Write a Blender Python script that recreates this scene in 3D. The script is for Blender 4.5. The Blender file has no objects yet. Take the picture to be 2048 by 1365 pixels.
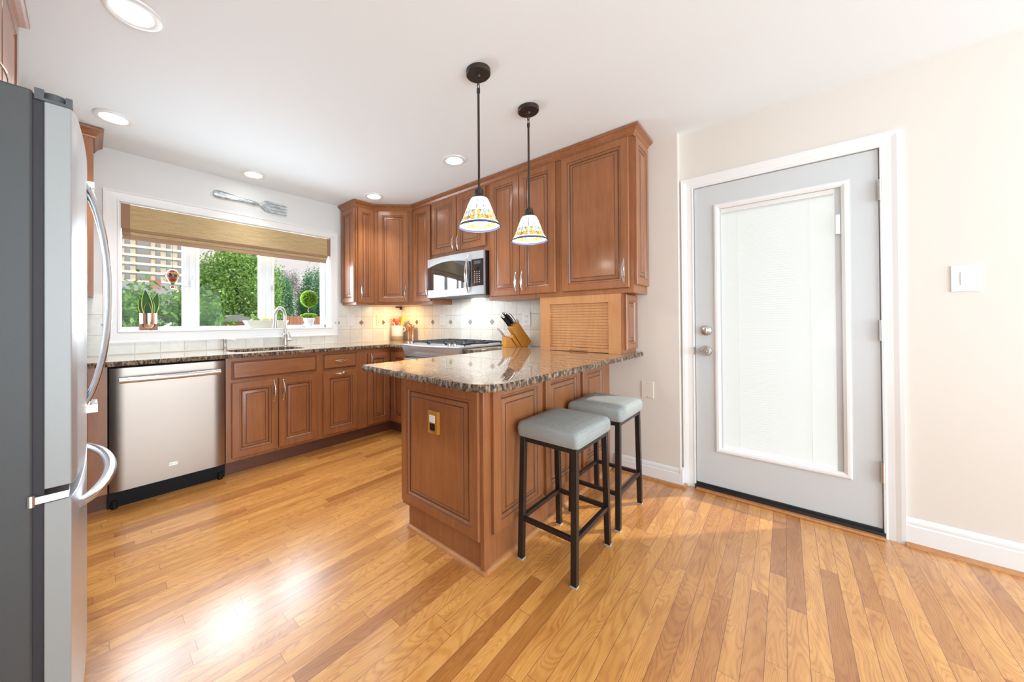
import bpy, math, random
import numpy as np
from mathutils import Matrix, Vector
random.seed(7)
S = bpy.context.scene
COL = S.collection

# ------------------------------------------------------------------ camera
CF, CPX, CPY = 693.88, 932.02, 638.384
yaw, pit, rol = [math.radians(a) for a in (-47.35103, 0.32965, -0.37894)]
Fv = Vector((-math.sin(yaw)*math.cos(pit), math.cos(yaw)*math.cos(pit), math.sin(pit)))
Rv = Vector((math.cos(yaw), math.sin(yaw), 0)); Uv = Rv.cross(Fv)
R2 = Rv*math.cos(rol)+Uv*math.sin(rol); U2 = -Rv*math.sin(rol)+Uv*math.cos(rol)
cd = bpy.data.cameras.new('camera'); cam = bpy.data.objects.new('camera', cd); COL.objects.link(cam)
m3 = Matrix((R2, U2, -Fv)).transposed()
cam.matrix_world = Matrix.Translation((-2.7642, -3.68019, 1.15423)) @ m3.to_4x4()
cd.sensor_width = 36; cd.sensor_fit = 'HORIZONTAL'; cd.lens = 36*CF/2048
cd.shift_x = (1024-CPX)/2048; cd.shift_y = -(682.5-CPY)/2048
cd.clip_start = 0.02; cd.clip_end = 600
S.camera = cam

# ------------------------------------------------------------------ world, sun, daylight, exposure
W = bpy.data.worlds.new('world'); S.world = W; W.use_nodes = True
bg = W.node_tree.nodes['Background']
bg.inputs['Color'].default_value = (0.93, 0.875, 0.865, 1); bg.inputs['Strength'].default_value = 0.49
def light(name, kind, loc, direction, energy, color=(1, 1, 1), **kw):
    l = bpy.data.lights.new(name, kind); l.energy = energy; l.color = color
    for k, v in kw.items(): setattr(l, k, v)
    o = bpy.data.objects.new(name, l); COL.objects.link(o); o.location = loc
    o.rotation_euler = Vector(direction).to_track_quat('-Z', 'Y').to_euler()
    return o
light('sun', 'SUN', (5, -5, 12), (-0.50, 0.45, -0.75), 2.3, (1, 0.96, 0.9), angle=0.03)
# fill lamps added at unseen rear and side windows, standing in for daylight
light('rear_fill_lamp', 'AREA', (-1.75, -7.75, 1.25), (0, 1, 0.50), 96, (0.70, 0.88, 1.0), shape='RECTANGLE', size=3.1, size_y=2.1)
light('side_fill_lamp', 'AREA', (-3.72, -4.75, 1.35), (1, 0.7, 1.0), 15, (0.70, 0.88, 1.0), shape='RECTANGLE', size=1.5, size_y=1.5)
light('daylight_kitchen_window', 'AREA', (-1.78, 0.32, 1.55), (0.05, -1, 0.0), 38, (0.74, 0.88, 1.0), shape='RECTANGLE', size=1.6, size_y=0.9)
S.view_settings.view_transform = 'Standard'; S.view_settings.look = 'None'
S.view_settings.exposure = 1.0; S.view_settings.gamma = 1.0
S.view_settings.use_curve_mapping = False
S.render.film_transparent = False
try:
    S.cycles.max_bounces = 10; S.cycles.diffuse_bounces = 5; S.cycles.glossy_bounces = 4
    S.cycles.transparent_max_bounces = 12; S.cycles.transmission_bounces = 6
    S.cycles.use_denoising = True; S.cycles.sample_clamp_indirect = 6
except Exception: pass

# ------------------------------------------------------------------ materials
class N:
    def __init__(s, name):
        s.m = bpy.data.materials.new(name); s.m.use_nodes = True; s.t = s.m.node_tree
        s.b = s.t.nodes['Principled BSDF']; s.out = s.t.nodes['Material Output']
    def n(s, typ, **kw):
        x = s.t.nodes.new(typ)
        for k, v in kw.items(): setattr(x, k, v)
        return x
    def l(s, a, b): s.t.links.new(a, b)
    def val(s, sock, v):
        if hasattr(v, 'is_linked'): s.l(v, sock)
        else: sock.default_value = v
    def math(s, op, a, b=None, c=None):
        x = s.n('ShaderNodeMath', operation=op)
        for i, v in enumerate((a, b, c)):
            if v is not None: s.val(x.inputs[i], v)
        return x.outputs[0]
    def mix(s, f, a, b, blend='MIX'):
        x = s.n('ShaderNodeMix', data_type='RGBA', blend_type=blend)
        s.val(x.inputs[0], f)
        for i, v in ((6, a), (7, b)):
            if isinstance(v, tuple): v = (*v[:3], 1)
            s.val(x.inputs[i], v)
        return x.outputs[2]
    def pos(s): return s.n('ShaderNodeNewGeometry').outputs['Position']
    def sep(s, v):
        x = s.n('ShaderNodeSeparateXYZ'); s.l(v, x.inputs[0]); return x.outputs
    def comb(s, a, b, c):
        x = s.n('ShaderNodeCombineXYZ')
        for i, v in enumerate((a, b, c)): s.val(x.inputs[i], v)
        return x.outputs[0]
    def noise(s, vec, scale, detail=3, rough=.5, dist=0):
        x = s.n('ShaderNodeTexNoise'); s.l(vec, x.inputs['Vector']); x.inputs['Scale'].default_value = scale
        x.inputs['Detail'].default_value = detail; x.inputs['Roughness'].default_value = rough; x.inputs['Distortion'].default_value = dist
        return x.outputs['Fac']
    def scale(s, vec, sc):
        x = s.n('ShaderNodeMapping'); s.l(vec, x.inputs['Vector']); x.inputs['Scale'].default_value = sc; return x.outputs[0]
    def ramp(s, f, stops):
        x = s.n('ShaderNodeValToRGB'); s.l(f, x.inputs[0]); e = x.color_ramp.elements
        while len(e) < len(stops): e.new(0.5)
        for k, (p, c) in zip(e, stops): k.position = p; k.color = (*c[:3], 1)
        return x.outputs[0]
    def bump(s, h, strength=.2, dist=.01):
        x = s.n('ShaderNodeBump'); s.l(h, x.inputs['Height']); x.inputs['Strength'].default_value = strength
        x.inputs['Distance'].default_value = dist; s.l(x.outputs[0], s.b.inputs['Normal'])
    def set(s, **kw):
        for k, v in kw.items():
            k = {'col': 'Base Color', 'rough': 'Roughness', 'metal': 'Metallic', 'coat': 'Coat Weight', 'coatr': 'Coat Roughness',
                 'ior': 'IOR', 'coatior': 'Coat IOR', 'em': 'Emission Color', 'ems': 'Emission Strength', 'trans': 'Transmission Weight', 'alpha': 'Alpha',
                 'spec': 'Specular IOR Level'}[k]
            if isinstance(v, tuple) and len(v) == 3: v = (*v, 1)
            s.val(s.b.inputs[k], v)
        return s
def plain(name, col, rough=.5, metal=0, **kw):
    x = N(name); x.set(col=col, rough=rough, metal=metal, **kw)
    v = x.noise(x.pos(), 35, 3)
    x.bump(v, .03, .002)
    return x.m
M = {}
def wood(name, base, dark, rough=.32, coat=.22, grain='z', bumpk=.03):
    x = N(name); p = x.pos()
    sc = {'z': (14, 14, 1.2), 'x': (1.2, 14, 14), 'y': (14, 1.2, 14)}[grain]
    v = x.scale(p, sc)
    a = x.noise(v, 3.0, 6, .6, .6); b = x.noise(p, 3.5, 3); c = x.noise(v, 22, 3, .7)
    f = x.math('ADD', x.math('MULTIPLY', a, .5), x.math('ADD', x.math('MULTIPLY', b, .35), x.math('MULTIPLY', c, .15)))
    col = x.ramp(f, [(.34, dark), (.64, base)])
    x.set(col=col, rough=rough, coat=coat, coatr=.16); x.bump(c, bumpk, .002)
    return x.m
M['cab'] = wood('cherry_stained_maple', (.375, .142, .052), (.245, .084, .028))
M['glaze'] = plain('dark_glaze', (.10, .034, .017), .4, coat=.3)
M['cabx'] = wood('cherry_stained_maple_rail', (.375, .142, .052), (.245, .084, .028), grain='x')
M['lightwood'] = wood('natural_maple', (.60, .30, .13), (.47, .21, .08), grain='z')
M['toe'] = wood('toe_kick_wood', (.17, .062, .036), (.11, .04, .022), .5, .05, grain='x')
M['qround'] = wood('oak_quarter_round', (.58, .27, .10), (.42, .17, .055), .3, .3, grain='x')
M['block'] = wood('bamboo_block', (.60, .26, .025), (.46, .17, .015), .55, 0)
M['spoonwood'] = wood('spoon_wood', (.40, .16, .05), (.25, .09, .03), .5, 0)
M['bamboo'] = wood('pale_bamboo', (.80, .45, .10), (.62, .32, .06), .45, 0)
M['crate'] = wood('pot_stand_wood', (.34, .15, .11), (.24, .10, .07), .5, 0)

# oak strip floor: boards run along x
x = N('oak_strip_floor'); p = x.pos(); X_, Y_, Z_ = x.sep(p)
bw = .0566
yr = x.math('DIVIDE', x.math('ADD', Y_, 9.9), bw); row = x.math('FLOOR', yr); fy = x.math('FRACT', yr)
wn = x.n('ShaderNodeTexWhiteNoise', noise_dimensions='1D'); x.l(row, wn.inputs['W'])
wn2 = x.n('ShaderNodeTexWhiteNoise', noise_dimensions='1D'); x.l(x.math('ADD', row, 77.3), wn2.inputs['W'])
blen = x.math('ADD', .55, x.math('MULTIPLY', wn2.outputs['Value'], .55))
xr = x.math('DIVIDE', x.math('ADD', x.math('ADD', X_, 20), x.math('MULTIPLY', wn.outputs['Value'], 7.0)), blen)
colm = x.math('FLOOR', xr); fx = x.math('FRACT', xr)
wc = x.n('ShaderNodeTexWhiteNoise', noise_dimensions='2D'); x.l(x.comb(row, colm, 0.0), wc.inputs['Vector'])
rnd = wc.outputs['Value']
dy = x.math('MULTIPLY', x.math('MINIMUM', fy, x.math('SUBTRACT', 1.0, fy)), bw)
dx = x.math('MULTIPLY', x.math('MINIMUM', fx, x.math('SUBTRACT', 1.0, fx)), blen)
d = x.math('MINIMUM', dy, dx)
gap = x.n('ShaderNodeMapRange'); x.l(d, gap.inputs[0]); gap.inputs[1].default_value = .0003; gap.inputs[2].default_value = .0010
gapf = gap.outputs[0]
off = x.comb(x.math('MULTIPLY', rnd, 13.0), x.math('MULTIPLY', rnd, 31.0), 0.0)
va = x.n('ShaderNodeVectorMath', operation='ADD'); x.l(x.scale(p, (1.5, 9, 1)), va.inputs[0]); x.l(off, va.inputs[1])
g1 = x.noise(va.outputs[0], 2.2, 4, .6, .8)
cn = x.noise(va.outputs[0], 1.15, 1.5, .45, .5)
ct = x.math('ADD', .5, x.math('MULTIPLY', x.math('SINE', x.math('MULTIPLY', cn, 150.0)), .5))
ct = x.math('POWER', ct, 2.2)
fine = x.noise(x.scale(p, (9, 300, 1)), 2.5, 3, .7)
g = x.math('ADD', x.math('MULTIPLY', g1, .50), x.math('ADD', x.math('MULTIPLY', fine, .32), x.math('SUBTRACT', .20, x.math('MULTIPLY', ct, .11))))
c1 = x.ramp(g, [(.38, (.46, .170, .036)), (.54, (.655, .285, .068)), (.68, (.78, .385, .105))])
tone = x.ramp(rnd, [(0, (.62, .50, .42)), (.25, (.86, .80, .74)), (.6, (1, 1, 1)), (1, (1.06, 1.08, 1.05))])
c2 = x.mix(1.0, c1, tone, 'MULTIPLY')
c3 = x.mix(gapf, (.10, .04, .02), c2)
x.set(col=c3, rough=.34, coat=.9, coatr=.23, coatior=1.72)
h = x.math('ADD', x.math('MULTIPLY', gapf, 1.0), x.math('MULTIPLY', g1, .05))
x.bump(h, .25, .0012)
M['floor'] = x.m

def paint(name, col, rough=.6):
    x = N(name); x.set(col=col, rough=rough); x.bump(x.noise(x.pos(), 120, 3), .04, .001); return x.m
M['wall_cool'] = paint('wall_tone_greyer', (.76, .76, .75))
M['wall_warm'] = paint('wall_tone_warmer', (.74, .68, .62))  # other walls set warmer than the window wall
M['ceil'] = paint('white_ceiling_paint', (.85, .895, .93), .7)
M['trim'] = paint('white_trim_paint', (.84, .83, .82), .35)
M['doorpaint'] = paint('pale_grey_door_paint', (.62, .64, .65), .35)
M['whitevinyl'] = paint('white_vinyl', (.86, .88, .90), .3)
M['plate'] = plain('white_plastic', (.82, .82, .80), .3)
M['creamplate'] = plain('cream_plastic', (.80, .70, .52), .35)
M['wallplate'] = plain('painted_plate', (.78, .70, .62), .4)
M['blackplastic'] = plain('black_plastic', (.008, .008, .009), .6, spec=.25)
M['steel'] = None
def steel(name, col, rough, sc, k=.004):
    x = N(name); a = x.noise(x.scale(x.pos(), sc), 8, 3, .6)
    x.set(col=col, metal=1, rough=x.math('ADD', rough-.05, x.math('MULTIPLY', a, .12))); x.bump(a, k, .001); return x.m
M['steelv'] = steel('brushed_stainless_vertical', (.34, .28, .24), .30, (60, 60, 1))
M['steelh'] = steel('brushed_stainless_horizontal', (.72, .70, .685), .26, (1, 1, 60))
x = N('satin_stainless_trim'); a = x.noise(x.scale(x.pos(), (2, 2, 60)), 8, 3, .6); x.set(col=(.60, .62, .64), metal=.55, rough=x.math('ADD', .30, x.math('MULTIPLY', a, .1))); M['satin'] = x.m
M['chrome'] = plain('polished_nickel', (.72, .70, .68), .14, 1)
M['nickel'] = plain('satin_nickel', (.60, .57, .54), .28, 1)
M['handle'] = plain('satin_steel_handle', (.68, .68, .69), .22, 1)
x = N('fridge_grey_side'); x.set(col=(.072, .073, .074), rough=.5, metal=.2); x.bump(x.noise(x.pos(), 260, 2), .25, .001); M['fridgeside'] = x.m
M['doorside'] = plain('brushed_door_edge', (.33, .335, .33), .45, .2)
M['fridgefront'] = plain('fridge_front_steel', (.60, .605, .63), .34, .6)
M['gasket'] = plain('dark_gasket', (.03, .025, .03), .6)
M['darkgrey'] = plain('dark_grey_plastic', (.08, .085, .09), .45)
x = N('weathered_silver'); a = x.noise(x.pos(), 30, 4); x.set(col=x.ramp(a, [(.35, (.36, .40, .42)), (.65, (.66, .69, .70))]), metal=.75, rough=.38); x.bump(a, .1, .004); M['fork'] = x.m
M['bronze'] = plain('oil_rubbed_bronze', (.055, .042, .034), .42, .6)
M['blackmetal'] = plain('black_brown_steel', (.030, .023, .021), .36, .4)
M['castiron'] = plain('cast_iron', (.03, .035, .04), .42, .3)
M['copper'] = plain('rose_gold', (.86, .60, .46), .2, 1)
M['millcopper'] = plain('copper_mill', (.72, .42, .26), .22, 1)
M['pewter'] = None
x = N('pewter_tile'); a = x.noise(x.pos(), 160, 3); x.set(col=x.ramp(a, [(.35, (.16, .14, .125)), (.65, (.42, .39, .37))]), metal=.7, rough=.35); x.bump(a, .5, .002); M['pewter'] = x.m
M['pad'] = plain('grey_foot_pad', (.45, .45, .44), .5)
M['whitebulb'] = N('lamp_lens').set(col=(1, 1, 1), em=(1, .98, .94), ems=9.0).m
M['soil'] = plain('soil', (.03, .02, .012), .9)

def tile(name, axis, u0):
    x = N(name); p = x.pos(); s = x.sep(p); P = .1488
    u = x.math('DIVIDE', x.math('SUBTRACT', s[axis], u0-50*P), P); v = x.math('DIVIDE', x.math('SUBTRACT', s[2], 1.0682-10*P), P)
    fu = x.math('FRACT', u); fv = x.math('FRACT', v)
    d = x.math('MULTIPLY', x.math('MINIMUM', x.math('MINIMUM', fu, x.math('SUBTRACT', 1.0, fu)), x.math('MINIMUM', fv, x.math('SUBTRACT', 1.0, fv))), P)
    mr = x.n('ShaderNodeMapRange'); x.l(d, mr.inputs[0]); mr.inputs[1].default_value = .0009; mr.inputs[2].default_value = .0019
    wn = x.n('ShaderNodeTexWhiteNoise', noise_dimensions='2D'); x.l(x.comb(x.math('FLOOR', u), x.math('FLOOR', v), 0.0), wn.inputs['Vector'])
    a = x.noise(p, 11, 5, .65, 1.5)
    f = x.math('ADD', x.math('MULTIPLY', a, .75), x.math('MULTIPLY', wn.outputs['Value'], .25))
    c = x.ramp(f, [(.3, (.70, .67, .59)), (.7, (.83, .81, .75))])
    x.set(col=x.mix(mr.outputs[0], (.40, .36, .30), c), rough=.3, coat=.2, coatr=.2)
    x.bump(mr.outputs[0], .35, .002); return x.m
M['tile_x'] = tile('beige_stone_tile_window_wall', 0, -2.528)
M['tile_y'] = tile('beige_stone_tile_stove_wall', 1, -1.951)
M['caulk'] = plain('cream_caulk', (.80, .77, .70), .5)

def granite(name, edge=False):
    x = N(name); p = x.pos()
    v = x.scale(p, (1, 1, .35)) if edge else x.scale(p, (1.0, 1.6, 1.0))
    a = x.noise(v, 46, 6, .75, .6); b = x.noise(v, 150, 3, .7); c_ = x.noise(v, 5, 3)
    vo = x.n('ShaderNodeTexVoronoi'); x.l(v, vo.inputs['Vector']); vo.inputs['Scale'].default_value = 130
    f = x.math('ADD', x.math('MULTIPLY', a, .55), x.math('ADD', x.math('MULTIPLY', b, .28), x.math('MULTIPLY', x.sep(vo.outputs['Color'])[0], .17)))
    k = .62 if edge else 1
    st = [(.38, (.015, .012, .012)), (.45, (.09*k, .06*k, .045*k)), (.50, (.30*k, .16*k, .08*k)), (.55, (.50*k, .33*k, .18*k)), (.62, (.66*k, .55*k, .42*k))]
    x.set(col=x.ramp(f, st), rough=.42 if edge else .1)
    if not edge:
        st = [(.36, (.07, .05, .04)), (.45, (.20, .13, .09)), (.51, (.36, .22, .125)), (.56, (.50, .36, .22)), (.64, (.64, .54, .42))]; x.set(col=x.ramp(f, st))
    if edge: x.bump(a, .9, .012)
    else: x.set(coat=1.0, coatr=.015, coatior=1.95, rough=.5, spec=.1)
    return x.m
M['granite'] = granite('speckled_brown_granite'); M['granite_edge'] = granite('chiselled_granite_edge', True)

x = N('woven_bamboo_shade'); p = x.pos(); s = x.sep(p)
a = x.noise(x.scale(p, (5, 1, 330)), 1.0, 4, .7); b = x.noise(x.scale(p, (240, 1, 60)), 1.0, 2)
f = x.math('ADD', x.math('MULTIPLY', a, .75), x.math('MULTIPLY', b, .25))
x.set(col=x.ramp(f, [(.3, (.30, .19, .08)), (.5, (.52, .37, .18)), (.68, (.68, .53, .30))]), rough=.7); x.bump(f, .5, .003)
M['shade'] = x.m
M['shade_band'] = plain('brown_twill_edging', (.33, .19, .11), .8)
M['shade_fold'] = plain('brown_shade_fold', (.40, .245, .155), .8)

x = N('grey_linen'); p = x.pos(); a = x.noise(x.scale(p, (6, 260, 260)), 1, 3, .6); b = x.noise(x.scale(p, (260, 8, 8)), 1, 2)
f = x.math('ADD', x.math('MULTIPLY', a, .6), x.math('MULTIPLY', b, .4))
x.set(col=x.ramp(f, [(.3, (.26, .28, .27)), (.7, (.41, .43, .415))]), rough=.85); x.bump(f, .35, .002); M['linen'] = x.m

def leafm(name, c1, c2, rough=.5, tr=.25):
    x = N(name); a = x.noise(x.pos(), 9, 4); x.set(col=x.ramp(a, [(.35, c1), (.65, c2)]), rough=rough)
    t = x.n('ShaderNodeBsdfTranslucent'); t.inputs[0].default_value = (*c2, 1); mx = x.n('ShaderNodeMixShader'); mx.inputs[0].default_value = tr
    x.l(x.b.outputs[0], mx.inputs[1]); x.l(t.outputs[0], mx.inputs[2]); x.l(mx.outputs[0], x.out.inputs[0]); return x.m
M['hedge'] = leafm('hedge_leaf', (.05, .15, .02), (.20, .40, .05))
M['treeleaf'] = leafm('tree_leaf', (.12, .30, .06), (.38, .60, .15))
M['conifer'] = leafm('conifer_leaf', (.10, .26, .17), (.26, .50, .30))
M['greytree'] = leafm('grey_tree_leaf', (.30, .30, .30), (.50, .48, .47))
M['bark'] = plain('bark', (.10, .07, .05), .9)
M['box_leaf'] = leafm('boxwood_leaf', (.10, .22, .01), (.33, .52, .03))
M['box_core'] = plain('boxwood_core', (.02, .05, .005), .8)
M['snake'] = leafm('snake_leaf', (.006, .035, .008), (.02, .09, .015), .65, .05)
M['snake_edge'] = plain('snake_leaf_edge', (.60, .66, .12), .4)
M['lawn'] = leafm('lawn', (.10, .20, .05), (.20, .32, .09), .8, .0)
M['fence'] = wood('cedar_fence', (.50, .22, .14), (.36, .15, .09), .7, 0)
M['roofing'] = plain('grey_shingle', (.22, .225, .25), .8)
x = N('tan_brick_facade'); x.set(col=x.ramp(x.noise(x.pos(), .6, 4), [(.3, (.58, .50, .43)), (.7, (.66, .58, .51))]), rough=.8); M['bldg'] = x.m
M['bandw'] = plain('pale_concrete', (.74, .73, .74), .7)
M['brownpanel'] = plain('brown_panel', (.36, .24, .21), .6)
M['farwin'] = plain('far_window_glass', (.30, .36, .42), .25, .3)
M['brick'] = plain('red_brick', (.45, .20, .16), .8)

def glass(name, tint=(1, 1, 1), k=.96, rough=0.0):
    x = N(name); t = x.n('ShaderNodeBsdfTransparent'); t.inputs[0].default_value = (*tint, 1)
    g = x.n('ShaderNodeBsdfGlossy'); g.inputs['Roughness'].default_value = rough
    lw = x.n('ShaderNodeLayerWeight'); lw.inputs[0].default_value = .5; fr = x.math('ADD', .006, x.math('MULTIPLY', .5, x.math('POWER', lw.outputs['Facing'], 5.0)))
    mx = x.n('ShaderNodeMixShader'); x.l(fr, mx.inputs[0]); x.l(t.outputs[0], mx.inputs[1]); x.l(g.outputs[0], mx.inputs[2])
    x.l(mx.outputs[0], x.out.inputs[0]); return x.m
M['glass'] = glass('window_glass')
x = N('white_blind_slat'); t = x.n('ShaderNodeBsdfTranslucent'); t.inputs[0].default_value = (.86, .90, .90, 1)
x.set(col=(.84, .86, .86), rough=.4); mx = x.n('ShaderNodeMixShader'); mx.inputs[0].default_value = .75
x.l(x.b.outputs[0], mx.inputs[1]); x.l(t.outputs[0], mx.inputs[2]); x.l(mx.outputs[0], x.out.inputs[0]); M['slat'] = x.m
M['mwglass'] = plain('microwave_dark_glass', (.02, .025, .03), .05, 0, coat=1.0, coatior=2.2, coatr=.02)
M['mwcase'] = plain('microwave_black_case', (.014, .010, .010), .5)
M['mark'] = plain('pale_print', (.7, .72, .74), .5)
def lampglass(name, col, e): return N(name).set(col=tuple(c*.6 for c in col), rough=.25, em=col, ems=e).m
M['sg_white'] = lampglass('stained_glass_white', (.95, .94, .94), 0.8)
M['sg_yellow'] = lampglass('stained_glass_yellow', (.92, .64, .12), 0.25)
M['sg_amber'] = lampglass('stained_glass_amber', (.75, .30, .02), 0.22)
M['sg_blue'] = lampglass('stained_glass_blue', (.10, .14, .30), 0.17)
M['sg_pale'] = lampglass('stained_glass_lilac', (.62, .62, .85), 0.33)
M['sg_green'] = lampglass('stained_glass_green', (.45, .62, .40), 0.33)
M['lead'] = plain('lead_came', (.03, .03, .035), .5, .4)
M['balloon_r'] = plain('painted_red', (.20, .015, .012), .3, coat=.4); M['balloon_o'] = plain('painted_orange', (.34, .08, .015), .3, coat=.4)
M['balloon_b'] = plain('painted_navy', (.02, .04, .07), .3, coat=.6); M['balloon_y'] = plain('painted_yellow', (.42, .24, .03), .3, coat=.4)
M['ceramic'] = plain('white_glazed_ceramic', (.78, .77, .74), .25, coat=.5)
M['ceramic_base'] = plain('raw_clay', (.50, .40, .26), .6)
M['creamwood'] = plain('whitewashed_bowl', (.74, .72, .60), .6)
M['gourd'] = plain('green_gourd', (.14, .25, .04), .35); M['gourd_y'] = plain('yellow_green_gourd', (.52, .55, .13), .35); M['orange'] = plain('orange_fruit', (.80, .36, .05), .4)
M['whitewash'] = plain('whitewashed_pot', (.72, .74, .75), .7)
M['red'] = plain('red_silicone', (.55, .05, .03), .4)
M['threshold'] = plain('dark_threshold', (.02, .018, .02), .4)

# ------------------------------------------------------------------ mesh builder
class MB:
    def __init__(s): s.v = []; s.f = []; s.mi = []; s.T = None; s.cur = 0
    def add(s, vs, fs, mi=None):
        o = len(s.v)
        if s.T is not None: vs = [tuple(s.T @ Vector(v)) for v in vs]
        s.v += [tuple(v) for v in vs]; s.f += [tuple(i+o for i in f) for f in fs]
        s.mi += [s.cur if mi is None else mi]*len(fs); return s
    def box(s, x0, x1, y0, y1, z0, z1, mi=None):
        x0, x1 = sorted((x0, x1)); y0, y1 = sorted((y0, y1)); z0, z1 = sorted((z0, z1))
        v = [(x, y, z) for x in (x0, x1) for y in (y0, y1) for z in (z0, z1)]
        return s.add(v, [(0, 1, 3, 2), (4, 6, 7, 5), (0, 4, 5, 1), (2, 3, 7, 6), (0, 2, 6, 4), (1, 5, 7, 3)], mi)
    def prism(s, poly, z0, z1, mi=None, mside=None):
        n = len(poly); a = sum(poly[i][0]*poly[(i+1) % n][1]-poly[(i+1) % n][0]*poly[i][1] for i in range(n))
        if a < 0: poly = poly[::-1]
        v = [(p[0], p[1], z0) for p in poly]+[(p[0], p[1], z1) for p in poly]
        s.add(v, [tuple(range(n-1, -1, -1)), tuple(range(n, 2*n))], mi)
        return s.add(v, [(i, (i+1) % n, n+(i+1) % n, n+i) for i in range(n)], mside if mside is not None else mi)
    def prismat(s, poly, O, U, V, Nn, t, mi=None):           # polygon in the (U,V) plane, thickness t along Nn
        O, U, V, Nn = map(Vector, (O, U, V, Nn)); n = len(poly)
        v = [tuple(O+U*a+V*b) for a, b in poly]+[tuple(O+U*a+V*b+Nn*t) for a, b in poly]
        ar = sum(poly[i][0]*poly[(i+1) % n][1]-poly[(i+1) % n][0]*poly[i][1] for i in range(n))
        flip = (ar > 0) != (U.cross(V).dot(Nn)*t > 0)
        fs = [tuple(range(n-1, -1, -1)), tuple(range(n, 2*n))]+[(i, (i+1) % n, n+(i+1) % n, n+i) for i in range(n)]
        if flip: fs = [f[::-1] for f in fs]
        return s.add(v, fs, mi)
    def tube(s, pts, r, n=10, mi=None, caps=True, sx=1.0, ref=None):
        pts = [Vector(p) for p in pts]; rs = r if isinstance(r, (list, tuple)) else [r]*len(pts)
        vs = []; prev = Vector(ref) if ref else None
        for i, p in enumerate(pts):
            t = (pts[min(i+1, len(pts)-1)]-pts[max(i-1, 0)]).normalized()
            a = prev if prev is not None else (Vector((0, 0, 1)) if abs(t.z) < .9 else Vector((1, 0, 0)))
            a = (a-t*a.dot(t)).normalized(); b = t.cross(a); prev = a
            for k in range(n):
                an = 2*math.pi*k/n; vs.append(tuple(p+(a*math.cos(an)*sx+b*math.sin(an))*rs[i]))
        fs = [(i*n+k, i*n+(k+1) % n, (i+1)*n+(k+1) % n, (i+1)*n+k) for i in range(len(pts)-1) for k in range(n)]
        if caps: fs += [tuple(range(n-1, -1, -1)), tuple((len(pts)-1)*n+k for k in range(n))]
        return s.add(vs, fs, mi)
    def bar(s, a, b, w, h, up=(0, 0, 1), mi=None):           # rectangular bar from a to b
        a, b = Vector(a), Vector(b); t = (b-a).normalized(); u = Vector(up); u = (u-t*u.dot(t)).normalized(); c = t.cross(u)
        v = []
        for p in (a, b):
            for i, j in ((-1, -1), (1, -1), (1, 1), (-1, 1)): v.append(tuple(p+c*(i*w/2)+u*(j*h/2)))
        return s.add(v, [(3, 2, 1, 0), (4, 5, 6, 7), (0, 1, 5, 4), (1, 2, 6, 5), (2, 3, 7, 6), (3, 0, 4, 7)], mi)
    def lathe(s, prof, c=(0, 0, 0), n=32, mi=None, axis='z'):
        vs = []; cx, cy, cz = c
        for r, z in prof:
            for k in range(n):
                a = 2*math.pi*k/n; p, q = r*math.cos(a), r*math.sin(a)
                vs.append({'z': (cx+p, cy+q, cz+z), 'x': (cx+z, cy+p, cz+q), 'y': (cx+q, cy+z, cz+p)}[axis])
        fs = [(i*n+k, i*n+(k+1) % n, (i+1)*n+(k+1) % n, (i+1)*n+k) for i in range(len(prof)-1) for k in range(n)]
        return s.add(vs, fs, mi)
    def ball(s, c, r, n=16, mi=None, sc=(1, 1, 1)):
        vs = []; m = n//2
        for i in range(m+1):
            ph = math.pi*i/m
            for k in range(n): a = 2*math.pi*k/n; vs.append((c[0]+r*sc[0]*math.sin(ph)*math.cos(a), c[1]+r*sc[1]*math.sin(ph)*math.sin(a), c[2]-r*sc[2]*math.cos(ph)))
        return s.add(vs, [(i*n+k, i*n+(k+1) % n, (i+1)*n+(k+1) % n, (i+1)*n+k) for i in range(m) for k in range(n)], mi)
    def rings(s, rings, mi=None, mis=None, cap=True):        # loft closed rings (lists of points), last one capped
        n = len(rings[0]); o = [p for r in rings for p in r]
        for i in range(len(rings)-1):
            s.add([*rings[i], *rings[i+1]], [(k, (k+1) % n, n+(k+1) % n, n+k) for k in range(n)], mis[i] if mis else mi)
        if cap: s.add(rings[-1], [tuple(range(n))], mis[-1] if mis else mi)
        return s

def obj(name, mb, mats, parent=None, smooth=35, bevel=0, origin=None):
    me = bpy.data.meshes.new(name)
    root = parent
    while root is not None and root.parent is not None: root = root.parent
    off = Vector(root['_o']) if root is not None and '_o' in root else Vector((0, 0, 0))
    if parent is None:
        if origin is None:
            a = np.array(mb.v); origin = ((a[:, 0].min()+a[:, 0].max())/2, (a[:, 1].min()+a[:, 1].max())/2, a[:, 2].min())
        off = Vector(origin)
    me.from_pydata([tuple(Vector(v)-off) for v in mb.v], [], mb.f)
    if not isinstance(mats, (list, tuple)): mats = [mats]
    for m in mats: me.materials.append(m)
    if max(mb.mi, default=0) > 0: me.polygons.foreach_set('material_index', mb.mi)
    me.update(); me.validate()
    import bmesh
    bm = bmesh.new(); bm.from_mesh(me); bmesh.ops.remove_doubles(bm, verts=bm.verts, dist=1e-5); bm.to_mesh(me); bm.free()
    o = bpy.data.objects.new(name, me); COL.objects.link(o)
    if smooth:
        me.polygons.foreach_set('use_smooth', [True]*len(me.polygons)); me.set_sharp_from_angle(angle=math.radians(smooth))
    if parent is not None: o.parent = parent
    else: o.location = off; o['_o'] = tuple(off)
    if bevel:
        b = o.modifiers.new('bevel', 'BEVEL'); b.width = bevel; b.segments = 2; b.limit_method = 'ANGLE'; b.angle_limit = math.radians(40)
    return o
def thing(name, loc, label, cat, group=None, kind=None):
    o = bpy.data.objects.new(name, None); COL.objects.link(o); o.location = loc; o['_o'] = tuple(loc); o.empty_display_size = .05
    return tag(o, label, cat, group, kind)
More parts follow.
